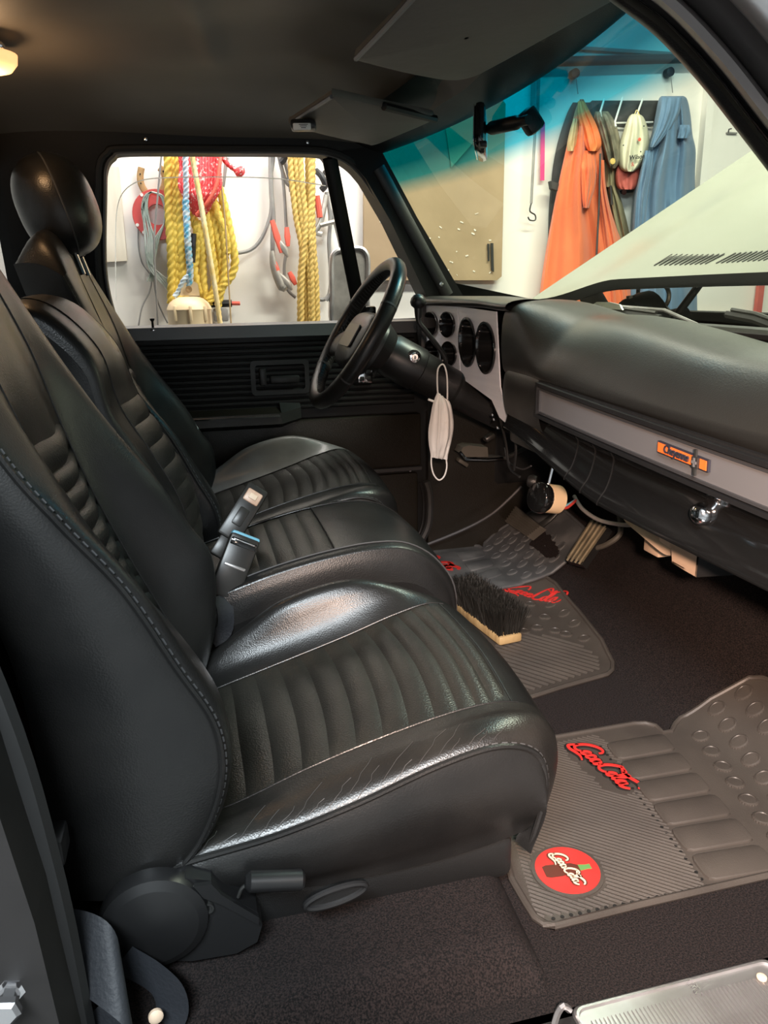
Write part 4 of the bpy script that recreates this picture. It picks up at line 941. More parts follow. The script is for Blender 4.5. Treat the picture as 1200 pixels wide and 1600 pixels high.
# ------------------------------------------------------------------ floor mats
def fl(x, y):
    d = FW*FPX+RT*(x-600)+UP*(800-y); t = 0; lo, hi = .0005, .0035
    s = lo
    while s < hi:
        p = CAM+d*s
        if p.z < zf(p.x, p.y): break
        s += .000004
    return CAM+d*s
def on(x, y, h): return Vector((x, y, zf(x, y)+h))
def inside(p, poly):
    c = False; n = len(poly)
    for i in range(n):
        a, b = poly[i], poly[(i+1) % n]
        if (a[1] > p[1]) != (b[1] > p[1]) and p[0] < (b[0]-a[0])*(p[1]-a[1])/(b[1]-a[1])+a[0]: c = not c
    return c
def floor_mat(name, label, outline, mat_, h=.006):
    ol = [Vector((p[0], p[1], 0)) for p in outline]; c = sum(ol, Vector())/len(ol)
    t = thing(name, label, 'floor mat', (c.x, c.y, 0), group='printed rubber floor mats')
    bm = bmesh.new(); f = bm.faces.new([bm.verts.new(p) for p in ol])
    for k in range(26): bmesh.ops.bisect_plane(bm, geom=bm.verts[:]+bm.edges[:]+bm.faces[:], plane_co=(.80+.022*k, 0, 0), plane_no=(1, 0, 0))
    for k in range(16): bmesh.ops.bisect_plane(bm, geom=bm.verts[:]+bm.edges[:]+bm.faces[:], plane_co=(0, .75+.1*k, 0), plane_no=(0, 1, 0))
    bmesh.ops.triangulate(bm, faces=bm.faces[:])
    for v in bm.verts: v.co.z = zf(v.co.x, v.co.y)+h
    bm.verts.ensure_lookup_table(); bm.verts.index_update()
    m = MB(); m.add([v.co for v in bm.verts], [[v.index for v in f.verts] for f in bm.faces]); bm.free()
    b = m.build('mat_body', mat_, t)
    dense = []
    for i in range(len(ol)):
        a, bb = ol[i], ol[(i+1) % len(ol)]; k = max(1, int((bb-a).length/.012))
        dense += [a.lerp(bb, j/k) for j in range(k)]
    MB().tube([on(p.x, p.y, h) for p in dense], .0052, 8, closed=True).build('mat_rim', mat_, t)
    return t, b
def rib_field(poly, d, step, h, parent, mat_, wd=.003, ht=.0016, skip=()):
    d = Vector((d[0], d[1], 0)).normalized(); n = Vector((-d.y, d.x, 0)); m = MB()
    ks = [Vector((p[0], p[1], 0)).dot(n) for p in poly]; k = min(ks)+step
    while k < max(ks):
        hits = []
        for i in range(len(poly)):
            a, b = Vector((*poly[i][:2], 0)), Vector((*poly[(i+1) % len(poly)][:2], 0)); fa, fb = a.dot(n)-k, b.dot(n)-k
            if fa*fb < 0: hits.append(a.lerp(b, fa/(fa-fb)).dot(d))
        hits.sort()
        for s, e in zip(hits[::2], hits[1::2]):
            q = max(2, int((e-s)/.006)); run = []
            for i in range(q+1):
                p = d*lerp(s, e, i/q)+n*k; ok = not any((p.x-c[0])**2+(p.y-c[1])**2 < c[2]**2 for c in skip)
                if ok: run.append(p)
                if (not ok or i == q) and len(run) > 1:
                    vs = []
                    for p_ in run: vs += [on(p_.x-n.x*wd, p_.y-n.y*wd, h), on(p_.x, p_.y, h+ht), on(p_.x+n.x*wd, p_.y+n.y*wd, h)]
                    m.add(vs, [f for j in range(len(run)-1) for f in ((3*j, 3*j+3, 3*j+4, 3*j+1), (3*j+1, 3*j+4, 3*j+5, 3*j+2))])
                if not ok: run = []
        k += step
    m.build('rib_field', mat_, parent, sm=False, kind='stuff')
capmesh = None
def caps(pts, parent, mat_, h, r=.0145):
    global capmesh
    for x, y in pts:
        m = MB(); k = 42; rows = []
        sl = (zf(x+.01, y)-zf(x-.01, y))/.02; sy = (zf(x, y+.01)-zf(x, y-.01))/.02
        for s, z in ((1, 0), (1, .003), (.86, .0042), (.8, .0028)): rows.append([(r*s*(1+(.09 if (i % 2 and s > .9) else 0))*math.cos(2*PI*i/k), r*s*(1+(.09 if (i % 2 and s > .9) else 0))*math.sin(2*PI*i/k), z) for i in range(k)])
        key = (mat_, round(sl, 2), round(sy, 2))
        if key not in CAPM:
            m.add([(a, b, c+a*sl+b*sy) for row in rows for a, b, c in row], [(i*k+j, i*k+(j+1) % k, (i+1)*k+(j+1) % k, (i+1)*k+j) for i in range(3) for j in range(k)]+[tuple(range(3*k, 4*k))])
            o = m.build('bottle_cap', mat_, parent); CAPM[key] = o.data
        else: o = link('bottle_cap', CAPM[key], parent)
        o.location = on(x, y, h)
CAPM = {}
def pads(quads, parent, mat_, h):
    for q in quads:
        c = sum((Vector((*p, 0)) for p in q), Vector())/4
        ol = []
        for i in range(4):
            p, a, b = Vector((*q[i], 0)), Vector((*q[i-1], 0)), Vector((*q[(i+1) % 4], 0))
            pa_, pb__ = p+(a-p).normalized()*.012, p+(b-p).normalized()*.012
            ol += [pa_, pa_.lerp(pb__, .5).lerp(p, .5), pb__]
        m = MB(); k = len(ol)
        rows = [[on(c.x+(p.x-c.x)*s, c.y+(p.y-c.y)*s, h+z) for p in ol] for s, z in ((1, -.001), (.985, .0035), (.95, .0042))]
        m.add([p for r_ in rows for p in r_], [(i*k+j, i*k+(j+1) % k, (i+1)*k+(j+1) % k, (i+1)*k+j) for i in range(2) for j in range(k)]+[tuple(range(2*k, 3*k))])
        m.build('tread_pad', mat_, parent, sharp=50)
# the script lettering, as pen strokes in a box 10 wide and 3 high
def oval(x, y, rx, ry, sl=.25): return [(x+rx*math.cos(a)+sl*ry*math.sin(a), y+ry*math.sin(a)) for a in [2*PI*i/12+.6 for i in range(13)]]
SCRIPT = [
 [(2.95, 2.2), (3.0, 2.65), (2.6, 2.95), (1.9, 2.85), (1.15, 2.3), (.7, 1.5), (.68, .8), (1.05, .42), (1.55, .5), (2.0, .85)],
 [(.7, 1.2), (.35, .6), (.35, .05), (.9, -.15), (1.7, .0), (2.5, .05), (3.3, -.25)],
 oval(2.35, 1.0, .32, .48), [(3.5, 1.25), (3.35, 1.5), (3.0, 1.35), (2.82, .85), (3.02, .52), (3.45, .72)],
 oval(3.95, 1.0, .3, .46), [(4.42, 1.5), (4.25, .75), (4.4, .52), (4.75, .8)], [(4.55, 1.12), (4.95, 1.2)],
 [(6.9, 2.1), (7.0, 2.6), (6.6, 2.92), (5.95, 2.75), (5.35, 2.15), (5.0, 1.4), (5.0, .8), (5.35, .42), (5.9, .5), (6.3, .85)],
 [(6.0, 2.75), (6.8, 2.35), (7.8, 2.3), (8.9, 2.55), (9.6, 2.3), (9.8, 1.9)],
 oval(6.7, 1.0, .32, .48), [(7.1, .9), (7.55, 1.6), (7.75, 2.3), (7.55, 2.5), (7.3, 2.0), (7.2, 1.0), (7.35, .55), (7.7, .75)],
 oval(8.2, 1.0, .3, .46), [(8.68, 1.5), (8.5, .75), (8.65, .52), (9.1, .7), (9.5, 1.1)]]
def script(org, u, v, size, h, parent, mat_, wd=.34, th=.0016, name='lettering'):
    u, v = Vector((*u, 0)).normalized(), Vector((*v, 0)).normalized(); m = MB(); o = Vector((*org, 0)); s = size/10
    for st_ in SCRIPT:
        pts = catmull([(a, b, 0) for a, b in st_], max(8, 3*len(st_)))
        w3 = [o+u*(p.x*s)+v*((p.y-.2)*s) for p in pts]; k = len(w3)
        m.ribbon([on(p.x, p.y, h) for p in w3], [wd*s*(.65+.7*math.sin(PI*(i+.5)/k)) for i in range(k)], (0, 0, 1), th)
    return m.build(name, mat_, parent, sm=False)
# -- passenger mat
pol = [fl(x, y) for x, y in ((866, 1453), (1000, 1420), (1200, 1373), (1290, 1350), (1330, 1250), (1300, 1150), (1240, 1085), (1192, 1064), (1170, 1066), (1110, 1098), (1062, 1128), (1054, 1136), (1048, 1148), (1036, 1150), (1024, 1140), (1008, 1136), (990, 1137), (845, 1162), (780, 1180), (770, 1260), (800, 1380), (822, 1420), (836, 1440), (850, 1450))]
pm, pmb = floor_mat('floor_mat', 'nearest rubber floor mat, with red script and round red bottle emblem', pol, 'mat_rubber')
H1 = .006
disc = fl(886, 1368)
ribpoly = [tuple(fl(x, y)[:2]) for x, y in ((838, 1440), (1104, 1396), (1040, 1292), (955, 1170), (930, 1152), (840, 1172), (770, 1200))]
rib_field(ribpoly, (.74, -.67), .0072, H1, pmb, 'mat_rubber', skip=[(disc.x, disc.y, .052), (.647, 1.09, .034), (.652, 1.05, .034), (.657, 1.01, .034)])
A, B, Cc, D = Vector(fl(943, 1168)), Vector(fl(1034, 1152)), Vector(fl(1108, 1388)), Vector(fl(1222, 1370))
qs = []
for i in range(6):
    s0, s1 = i/6+.012, (i+1)/6-.012; qs.append([tuple(p[:2]) for p in (A.lerp(Cc, s0), B.lerp(D, s0), B.lerp(D, s1), A.lerp(Cc, s1))])
pads(qs, pmb, 'mat_rubber', H1)
cp = []
for i in range(8):
    for j in range(-2, 12):
        x = .838+.046*i-.010*j; y = 1.142-.045*j-.012*i
        if inside((x, y), [(p.x, p.y) for p in pol]) and all(inside((x+a, y+b), [(p.x, p.y) for p in pol]) for a, b in ((.02, 0), (-.02, 0), (0, .02), (0, -.02))) and x > .832-.14*(1.12-y): cp.append((x, y))
caps(cp, pmb, 'mat_rubber', H1)
m = MB()
e0, e1_ = Vector(fl(938, 1172)), Vector(fl(1104, 1392)); f0, f1 = Vector(fl(850, 1448)), e1_
for i in range(26): p = e0.lerp(e1_, i/25); m.lathe([(.0028, 0), (.0028, .0012), (0, .0012)], on(p.x, p.y, H1), (0, 0, 1), 6)
for i in range(20): p = f0.lerp(f1, i/19); m.lathe([(.0028, 0), (.0028, .0012), (0, .0012)], on(p.x, p.y, H1), (0, 0, 1), 6)
m.build('rib_dots', 'mat_groove', pmb, kind='stuff')
script((.625, 1.132), (.16, -1), (1, .10), .162, H1+.0006, pmb, 'mat_groove', wd=.7, th=.0012, name='lettering_backing')
script((.625, 1.132), (.16, -1), (1, .10), .162, H1+.002, pmb, 'logo_red', wd=.27)
em = MB().lathe([(.052, 0), (.052, .002), (.047, .0024), (0, .0024)], on(disc.x, disc.y, H1), (0, 0, 1), 40).build('emblem', 'mat_rubber', pmb)
MB().lathe([(.0465, .0024), (.0465, .0034), (0, .0034)], on(disc.x, disc.y, H1), (0, 0, 1), 40).build('emblem_disc', 'logo_red', em)
def bot(s, o, w, h, mt, nm, n0=0):
    # bottle outline along +X (toward the front), centred on the disc
    pr = [(-.036, .010), (-.030, .0125), (-.012, .0125), (-.004, .0105), (.008, .0115), (.018, .006), (.030, .0042), (.036, .0048)]
    pr = [p for p in pr if o <= p[0] <= s]; d_ = Vector((.97, -.1, 0)); q = Vector((.1, .97, 0))
    ol = [disc+d_*a+q*b for a, b in pr]+[disc+d_*a-q*b for a, b in reversed(pr)]
    MB().prism([on(p.x, p.y, H1+.0034) for p in ol], (0, 0, h)).build(nm, mt, em, sm=False)
bot(.02, -.04, 1, .0006, 'logo_bottle', 'emblem_bottle'); bot(.04, .017, 1, .0008, 'logo_green', 'bottle_neck')
script((disc.x-.012, disc.y+.036), (.10, -1), (1, .1), .074, H1+.0042, em, 'logo_bottle', wd=.75, th=.0005, name='emblem_backing')  # wider dark printed strokes backing the cream lettering
script((disc.x-.012, disc.y+.036), (.10, -1), (1, .1), .074, H1+.0048, em, 'logo_cream', wd=.3, th=.0006, name='emblem_lettering')
# -- middle mat
pol2 = [fl(x, y) for x, y in ((812, 1099), (880, 1078), (948, 1058), (956, 1052), (957, 1040), (940, 1005), (905, 960), (880, 932), (868, 915), (850, 903), (800, 898), (740, 905), (700, 925), (690, 960), (740, 1040))]
cm, cmb = floor_mat('floor_mat', 'middle rubber floor mat under the brush, with bright red script', pol2, 'mat_rubber')
d2 = fl(945, 1040)-fl(813, 1001)
rp2 = [tuple(fl(x, y)[:2]) for x, y in ((815, 1088), (938, 1050), (935, 1030), (905, 1010), (830, 992), (780, 1000), (760, 1050))]
rib_field(rp2, (d2.x, d2.y), .0165, H1, cmb, 'mat_rubber', wd=.006, ht=.003)
cp2 = [tuple(fl(x, y)[:2]) for x, y in ((881, 963), (851, 969), (821, 965), (897, 980), (867, 990), (839, 985), (912, 1003), (884, 996), (800, 955), (828, 948), (797, 980), (818, 992), (860, 950))]
caps(cp2, cmb, 'mat_rubber', H1, .0145)
s0, s1 = fl(796, 929), fl(875, 953); uu = s1-s0
script((s0.x-.008, s0.y+.03), (uu.x, uu.y), (-uu.y*.9+uu.x*.0, uu.x*.9) if -uu.y > 0 else (uu.y, -uu.x), .20, H1+.001, cmb, 'logo_red', wd=.27)
MB().lathe([(.022, 0), (.022, .002), (0, .002)], on(*fl(778, 1046)[:2], H1), (0, 0, 1), 24).build('emblem', 'logo_red', cmb)
# -- driver mat
pol1 = [fl(x, y) for x, y in ((655, 868), (700, 862), (735, 858), (748, 860), (756, 864), (757, 856), (775, 838), (800, 822), (850, 796), (880, 803), (918, 838), (900, 870), (885, 884), (862, 903), (820, 917), (780, 926), (730, 935), (690, 925), (655, 895))]
dm, dmb = floor_mat('floor_mat', 'dusty grey rubber floor mat under the pedals', pol1, 'mat_dusty', h=.013)
H2 = .013
cp1 = [(790, 842), (810, 836), (779, 852), (800, 851), (822, 848), (842, 845), (763, 864), (788, 864), (812, 862), (836, 858), (860, 850), (775, 876), (800, 876), (826, 874), (850, 872), (874, 862), (790, 889), (816, 888), (842, 886), (866, 880), (800, 902), (822, 906), (845, 897)]
caps([tuple(fl(x, y)[:2]) for x, y in cp1], dmb, 'mat_dusty', H2, .015)
for a in ((712, 872, 752, 866, 760, 876, 722, 884), (725, 888, 765, 880, 772, 890, 735, 900), (742, 906, 778, 894, 786, 905, 752, 916)):
    pads([[tuple(fl(a[2*i], a[2*i+1])[:2]) for i in range(4)]], dmb, 'mat_dusty', H2)
s0, s1 = fl(664, 876), fl(708, 897); uu = s1-s0
script((s0.x-.02, s0.y+.005), (uu.x, uu.y), (-uu.y, uu.x) if -uu.y > 0 else (uu.y, -uu.x), .17, H2+.001, dmb, 'logo_red', wd=.6)
dpatch = catmull([fl(x, y) for x, y in ((836, 850), (846, 840), (858, 846), (866, 858), (873, 872), (868, 880), (856, 882), (846, 872), (838, 868), (828, 858))], 40, True)
dpatch = [Vector((p.x, p.y, 0))+Vector((random.uniform(-.004, .004), random.uniform(-.004, .004), 0)) for p in dpatch]; dc = sum(dpatch, Vector())/40
MB().grid(lambda u, v: on(*(dc+(dpatch[int(round(v*40)) % 40]-dc)*(.05+.95*u))[:2], H2+.0046), 8, 40, closev=True).build('dirt_patch', 'carpet', dmb)

# ------------------------------------------------------------------ scrub brush
bc0, bc1 = Vector((.690, 1.545, 0)), Vector((.655, 1.790, 0)); bax = (bc1-bc0).normalized(); bsd = Vector((bax.y, -bax.x, 0))
t = thing('scrub_brush', 'black bristled scrub brush lying bristles up on the middle mat', 'brush', (bc0+bc1)/2)
Rb = Matrix((bsd, bax, Vector((0, 0, 1)))).transposed(); ctr_ = (bc0+bc1)/2; Lb = (bc1-bc0).length
MB().box(ctr_+Vector((0, 0, .022)), (.062, Lb, .022), Rb, bev=.005).build('brush_block', 'wood', t)
m = MB(); rnd = random.Random(3)
for i in range(26):
    for j in range(9):
        o = ctr_+bax*(Lb*.47*(2*i/25-1))+bsd*(.026*(2*j/8-1))+Vector((0, 0, .031))
        for k in range(11):
            a, r_ = rnd.uniform(0, 2*PI), rnd.uniform(0, .004); b = o+bax*r_*math.cos(a)+bsd*r_*math.sin(a)
            tip = b+bax*(rnd.gauss(0, .006)+.010*(2*i/25-1))+bsd*(rnd.gauss(0, .005)+.012*(2*j/8-1))+Vector((0, 0, rnd.uniform(.060, .074)))
            w_ = .0010; s_ = (bsd*math.cos(a)+bax*math.sin(a))*w_; q_ = (bsd*math.sin(a)-bax*math.cos(a))*w_
            m.add([b+s_, b-s_*.5+q_, b-s_*.5-q_, tip+s_*.6, tip-s_*.3+q_*.6, tip-s_*.3-q_*.6], [(0, 1, 4, 3), (1, 2, 5, 4), (2, 0, 3, 5), (3, 4, 5)])
m.build('bristles', 'bristle', t, sm=False, kind='stuff')

# ------------------------------------------------------------------ scuff plate on the sill
Z0 = .004
sp_ = [at(x, y, Z=Z0) for x, y in ((893, 1578), (1178, 1501), (1190, 1503), (1197, 1512), (1205, 1555))]
xa, xb, ya, yb = sp_[0].x, sp_[2].x+.012, .525, sp_[1].y
t = thing('scuff_plate', 'ribbed aluminium scuff plate on the door sill', 'sill plate', ((xa+xb)/2, (ya+yb)/2, 0))
ol = rrect(((xa+xb)/2, (ya+yb)/2, Z0), (1, 0, 0), (0, 1, 0), xb-xa, yb-ya, .012); c_ = sum(ol, Vector())/len(ol); k = len(ol)
rows = [[Vector((c_.x+(p.x-c_.x)*s, c_.y+(p.y-c_.y)*s2, Z0+z)) for p in ol] for s, s2, z in ((1.01, 1.06, -.006), (1, 1, .0), (.985, .95, .002), (.97, .90, .002), (.965, .88, -.001), (.93, .72, -.001))]
m = MB(); m.add([p for r_ in rows for p in r_], [(i*k+j, i*k+(j+1) % k, (i+1)*k+(j+1) % k, (i+1)*k+j) for i in range(5) for j in range(k)]+[tuple(range(5*k, 6*k))]); pl = m.build('plate', 'aluminium', t, sharp=30)
rb = None; n_ = 46
for i in range(n_):
    x = lerp(xa+.016, xb-.022, i/(n_-1))
    if rb is None: rb = MB().tube([(0, -.036, 0), (0, .034, 0)], .0016, 6).build('plate_rib', 'aluminium', pl); o = rb
    else: o = link('plate_rib', rb.data, pl)
    o.location = (x, (ya+yb)/2, Z0)
MB().lathe([(.006, .0), (.006, .002), (.002, .0035), (0, .003)], at(1190, 1528, Z=Z0+.002), (0, 0, 1), 14).build('screw', 'logo_cream', t)
MB().tube(catmull([at(x, y, Z=z) for x, y, z in ((866, 1600, .0), (872, 1582, .012), (880, 1572, .02), (890, 1578, .008))], 10), .004, 6).build('plate_end', 'aluminium', t)

# ------------------------------------------------------------------ visors, mirror, dome lamp
def visor(name, label, px, Z, edge):
    top = catmull([at(x, y, Z=Z+dz) for x, y, dz in px], len(px)*6, True); c_ = sum(top, Vector())/len(top); k = len(top)
    t = thing(name, label, 'sun visor', c_)
    rows = [[c_+(p-c_)*s+Vector((0, 0, z)) for p in top] for s, z in ((.02, -.003), (.9, -.003), (.985, 0), (1, .006), (.985, .013), (.9, .016), (.02, .016))]
    m = MB(); m.grid(lambda u, v: rows[int(round(u*6))][int(round(v*k)) % k], 7, k, closev=True); b = m.build('visor_pad', 'visor', t)
    MB().tube(catmull([at(x, y, Z=Z+dz)+Vector((0, 0, .0)) for x, y, dz in edge], 14), .004, 6).build('visor_piping', 'belt_rail', t)
    return t
vt = visor('sun_visor', 'dark driver side sun visor above the side window, with a clip on it', ((455, 196, 0), (458, 190, .0), (485, 173, 0), (516, 153, 0), (526, 151, 0), (600, 167, .0), (670, 181, 0), (677, 187, 0), (665, 194, 0), (620, 213, -.004), (585, 227, -.006), (570, 225, -.006), (510, 212, -.004)), 1.165, ((456, 191, 0), (485, 172, 0), (518, 151, 0)))
MB().tube([at(600, 166, Z=1.165), at(680, 186, Z=1.165)], .008, 8).build('visor_rod', 'plastic', vt)
visor('sun_visor', 'larger dark sun visor on the passenger side nearest the camera', ((555, 93, 0), (560, 86, 0), (600, 46, 0), (640, 4, 0), (690, -50, 0), (860, -60, 0), (1010, -50, 0), (985, -15, .0), (940, 12, 0), (850, 62, 0), (770, 106, 0), (735, 122, 0), (700, 126, 0), (640, 116, 0), (570, 99, 0)), 1.165, ((556, 92, 0), (600, 46, 0), (650, -8, 0)))
ck = at(474, 196, Z=1.150)
t = thing('visor_clip', 'small black clip-on case with a white label on the driver visor', 'clip', ck)
R_ = Matrix.Rotation(math.radians(-12), 3, 'Z')
MB().box(ck, (.052, .045, .018), R_, bev=.006).build('case', 'plastic', t)
lb = MB().box(ck+Vector((-.006, -.020, -.006)), (.036, .010, .012), R_, bev=.002).build('case_label', 'paper', t)
for i in range(3): MB().box(ck+Vector((-.004, -.0255, -.003-.003*i)), (.018-.004*i, .001, .0012), R_).build('label_print', 'ink', lb, sm=False)
mp_ = at(752, 208, X=.615)
t = thing('rearview_mirror', 'black rearview mirror on a stub arm fixed to the windshield', 'mirror', mp_)
Rm = Matrix.Rotation(math.radians(-24), 3, 'Z') @ Matrix.Rotation(math.radians(-6), 3, 'X')
hd = MB().box(mp_, (.020, .15, .075), Rm, bev=.008).build('mirror_housing', 'plastic_gloss', t)
MB().box(mp_+Rm @ Vector((-.0115, 0, 0)), (.002, .14, .066), Rm, bev=.0008).build('mirror_glass', 'mirror_glass', hd)
MB().box(mp_+Rm @ Vector((.008, -.06, -.038)), (.014, .02, .01), Rm, bev=.003).build('dip_tab', 'plastic', hd)
a, b = at(756, 203, X=.625), at(826, 187, X=.655)
MB().tube([a, a.lerp(b, .1), a.lerp(b, .2), a.lerp(b, .75), a.lerp(b, .8), b], [.006, .008, .013, .013, .009, .009], 14).build('mirror_arm', 'plastic', t)
w_ = at(829, 189, X=.672); MB().box(w_, (.045, .032, .036), Matrix.Rotation(.9, 3, 'Y'), bev=.008).build('mount_wedge', 'plastic', t)
dl = at(-16, 92, Z=1.225)
t = thing('dome_lamp', 'lit amber dome lamp on the headliner at the left edge', 'lamp', dl)
MB().box(dl+Vector((0, 0, .012)), (.065, .095, .012), bev=.005).build('lamp_base', 'chrome', t)
MB().lathe([(.046, .008), (.044, -.006), (.034, -.018), (.018, -.023), (0, -.024)], dl, (0, 0, 1), 24).build('lamp_lens', 'dome_lens', t)
l = bpy.data.lights.new('dome_bulb', 'POINT'); l.energy = .9; l.color = (1, .6, .3); l.shadow_soft_size = .03
o = bpy.data.objects.new('dome_bulb', l); COL.objects.link(o); o.location = dl+Vector((.0, 0, -.06))

# ------------------------------------------------------------------ hood, cowl, wipers, fender, outside mirror
def lipx(y): return 1.02+.20*max(0, 1-abs((y-YC)/.74)**2.2)
def lipz(y): return .79+.045*smooth(2.2, 1.95, y) if y > YC else .79+.045*smooth(.76, 1.0, y)
def hoodp(u, v):
    y = lerp(.74, 2.22, v); x0 = lipx(y); x = lerp(x0, 2.15, u); z = lipz(y)+(x-x0)*.60*lerp(1, (1.217-.79)/(.6*.75), abs((y-YC)/.74)**3*.15)
    z += .022*math.exp(-((abs(y-YC)-.42)/.10)**2)*min(1, u*4)+.012*(1-((y-YC)/.74)**2); return Vector((x, y, z))
hood = thing('engine_hood', 'raised white engine hood with louvred rear edge', 'hood', (1.6, YC, .8))
MB().grid(hoodp, 40, 60).build('hood_skin', 'hood_white', hood)
MB().grid(lambda u, v: hoodp(0, v)+Vector((.012*u, 0, -.022*math.sin(u*PI/2)-.004*u)), 5, 60).build('hood_lip', 'dark_metal', hood)
MB().grid(lambda u, v: hoodp(u, v)+Vector((.01, 0, -.028-.02*math.sin(PI*u))), 20, 40).build('hood_liner', 'dark_metal', hood)
lv = None
for blk in range(4):
    for i in range(11):
        y = 1.88-.20*blk-.0165*i; v = (y-.74)/1.48
        a, b = hoodp(.045, v), hoodp(.085, v)
        MB().ribbon([a+Vector((0, .0, .0005)), b+Vector((0, -.018, .0005))], .0062, (-.45, 0, .9), .0012).build('louver', 'dark_metal', hood, sm=False)
body = struct(MB().grid(lambda u, v: (lerp(.86, 1.30, u)+.1*(1-((lerp(.70, 2.26, v)-YC)/.78)**2)*(1-u), lerp(.70, 2.26, v), lerp(.735, .705, u)-.006*math.sin(PI*u)), 10, 30).build('trim_7', 'black_paint'), 'black cowl panel at the base of the windshield')
m = MB(); cw = [Vector((wsx(lerp(.76, 2.2, i/40), .735)+.004, lerp(.76, 2.2, i/40), .742)) for i in range(41)]
m.tube(cw, .011, 8); m.build('windshield_gasket', 'rubber', body)
struct(MB().box((1.75, 2.29, .42), (1.7, .10, .46), bev=.04).build('wall_fender', 'black_paint'), 'driver side front fender of the truck')
struct(MB().box((1.85, .66, .42), (1.5, .10, .46), bev=.04).build('wall_fender_passenger', 'black_paint'), 'passenger side front fender of the truck')
struct(MB().box((2.6, YC, .38), (.12, 1.5, .5), bev=.02).build('wall_radiator_support', 'black_paint'), 'radiator support at the front of the engine bay')
struct(MB().box((1.95, YC, .18), (1.3, 1.45, .5)).build('floor_engine_bay', 'black_paint', sm=False), 'dark engine filling the bay')
def wiper(label, p, q, arm):
    t = thing('wiper', label, 'wiper', p, group='windshield wipers')
    MB().tube([p, p.lerp(q, .5)+Vector((.0, 0, .004)), q], .0065, 6, squash=(1, 1, 1.1)).build('blade', 'rubber', t)
    MB().tube([p.lerp(q, .08)+Vector((.0, 0, .010)), p.lerp(q, .5)+Vector((0, 0, .014)), q.lerp(p, .04)+Vector((0, 0, .010))], .004, 6).build('blade_frame', 'dark_metal', t)
    MB().tube([a for a in arm], .004, 6).build('arm', 'aluminium', t)
p, q = at(880, 481, X=.945), at(1032, 497, X=.975)
wiper('windshield wiper farther from the camera, on the driver half', p, q, [p.lerp(q, .45)+Vector((.004, 0, .015)), p.lerp(q, .85)+Vector((.05, 0, .012)), p.lerp(q, 1.1)+Vector((.08, 0, -.02))])
t = MB().prism([at(x, y, X=.955) for x, y in ((923, 478), (932, 472), (952, 472), (968, 476), (972, 484), (940, 482))], (.004, 0, 0)).build('wiper_bracket', 'aluminium'); tag(t, 'pale stamped bracket behind the farther wiper', 'bracket')
p, q = at(1136, 491, X=.96), at(1225, 516, X=.97)
wiper('windshield wiper nearer the camera, at the right edge', p, q, [p.lerp(q, .6)+Vector((.0, 0, .01)), p.lerp(q, .85)+Vector((.04, 0, .0)), p.lerp(q, 1.2)+Vector((.06, 0, -.03))])
# brake booster and hood prop seen under the hood edge
b0 = at(1010, 478, Y=2.0); t = thing('brake_booster', 'round dark brake booster under the raised hood', 'engine part', b0)
MB().lathe([(.03, -.07), (.085, -.05), (.095, 0), (.095, .02), (.06, .05), (.03, .08), (.03, .13)], b0+Vector((0, 0, -.055)), (.9, 0, .15), 24).build('booster_shell', 'black_paint', t)
MB().tube(arc(at(1028, 464, Y=1.95), (1, 0, 0), (0, 0, 1), .035, -1.4, 1.6, 14), .006, 6).build('hose_clamp', 'dark_metal', t)
MB().tube([b0+Vector((-.05, 0, .0)), at(985, 462, Y=2.0)], .012, 8).build('booster_hose', 'dark_metal', t)
MB().tube([at(1048, 505, Y=1.9), at(1095, 442, Y=1.9)], .011, 8).build('hinge_arm', 'black_paint', hood)
MB().tube([at(940, 490, Y=2.1), at(915, 448, Y=2.1)], .035, 8, squash=(1, .4, 1)).build('hinge_arm', 'dark_metal', hood)
tag(MB().tube([at(995, 485, Y=2.1), at(998, 440, Y=2.1)], .006, 8).build('hood_prop', 'dark_metal'), 'thin upright rod beside the brake booster', 'rod')
# outside mirror
def em_(x, y, Y=2.62): return at(x, y, Y=Y)
t = thing('side_mirror', 'tall chrome framed outside mirror beyond the driver window', 'mirror', em_(545, 500))
ol = catmull([em_(x, y) for x, y in ((518, 500), (518, 460), (518, 410), (524, 394), (540, 390), (562, 388), (572, 396), (575, 412), (574, 455), (573, 500), (560, 512), (530, 512))], 60, True)
MB().tube(ol, .009, 8, closed=True).build('mirror_frame', 'aluminium', t)
c_ = sum(ol, Vector())/60; MB().prism([c_+(p-c_)*.97 for p in ol], (0, .012, 0)).build('mirror_glass', 'clamp_steel', t)
MB().tube(catmull([em_(x, y) for x, y in ((510, 470), (518, 455), (520, 430))], 8), .006, 6).build('mirror_stay', 'wire_grey', t)
MB().box(em_(563, 490, 2.50), (.035, .30, .05), None, bev=.006).build('mirror_bracket', 'plastic_gloss', t)

# ------------------------------------------------------------------ things on the garage wall seen through the driver window
def wp(x, y, o=.03): return at(x, y, Y=WY-o)
def wpath(pts, n, o=.03): return catmull([wp(*p, o) if len(p) == 2 else wp(p[0], p[1], p[2]) for p in pts], n)
tag(MB().prism([wp(x, y, .002) for x, y in ((160, 258), (186, 262), (199, 408), (160, 410))], (0, -.02, 0)).build('plank', 'plank', sm=False), 'pale wooden plank on the wall at the left of the driver window', 'plank')
# horseshoe
hs = catmull([wp(x, y, .02) for x, y in ((221, 262), (219, 275), (221, 289), (230, 302), (244, 303), (254, 296), (258, 282), (255, 268), (249, 262))], 40)
t = thing('horseshoe', 'rusty horseshoe hanging above the red reel', 'horseshoe', wp(238, 300))
MB().tube(hs, .012, 8, squash=(1, .6, 1)).build('shoe', 'horseshoe', t)
for i in (4, 9, 29, 34): MB().lathe([(.003, 0), (.003, .002), (0, .002)], hs[i]+Vector((0, -.0078, 0)), (0, -1, 0), 8).build('nail_hole', 'black_hole', t)
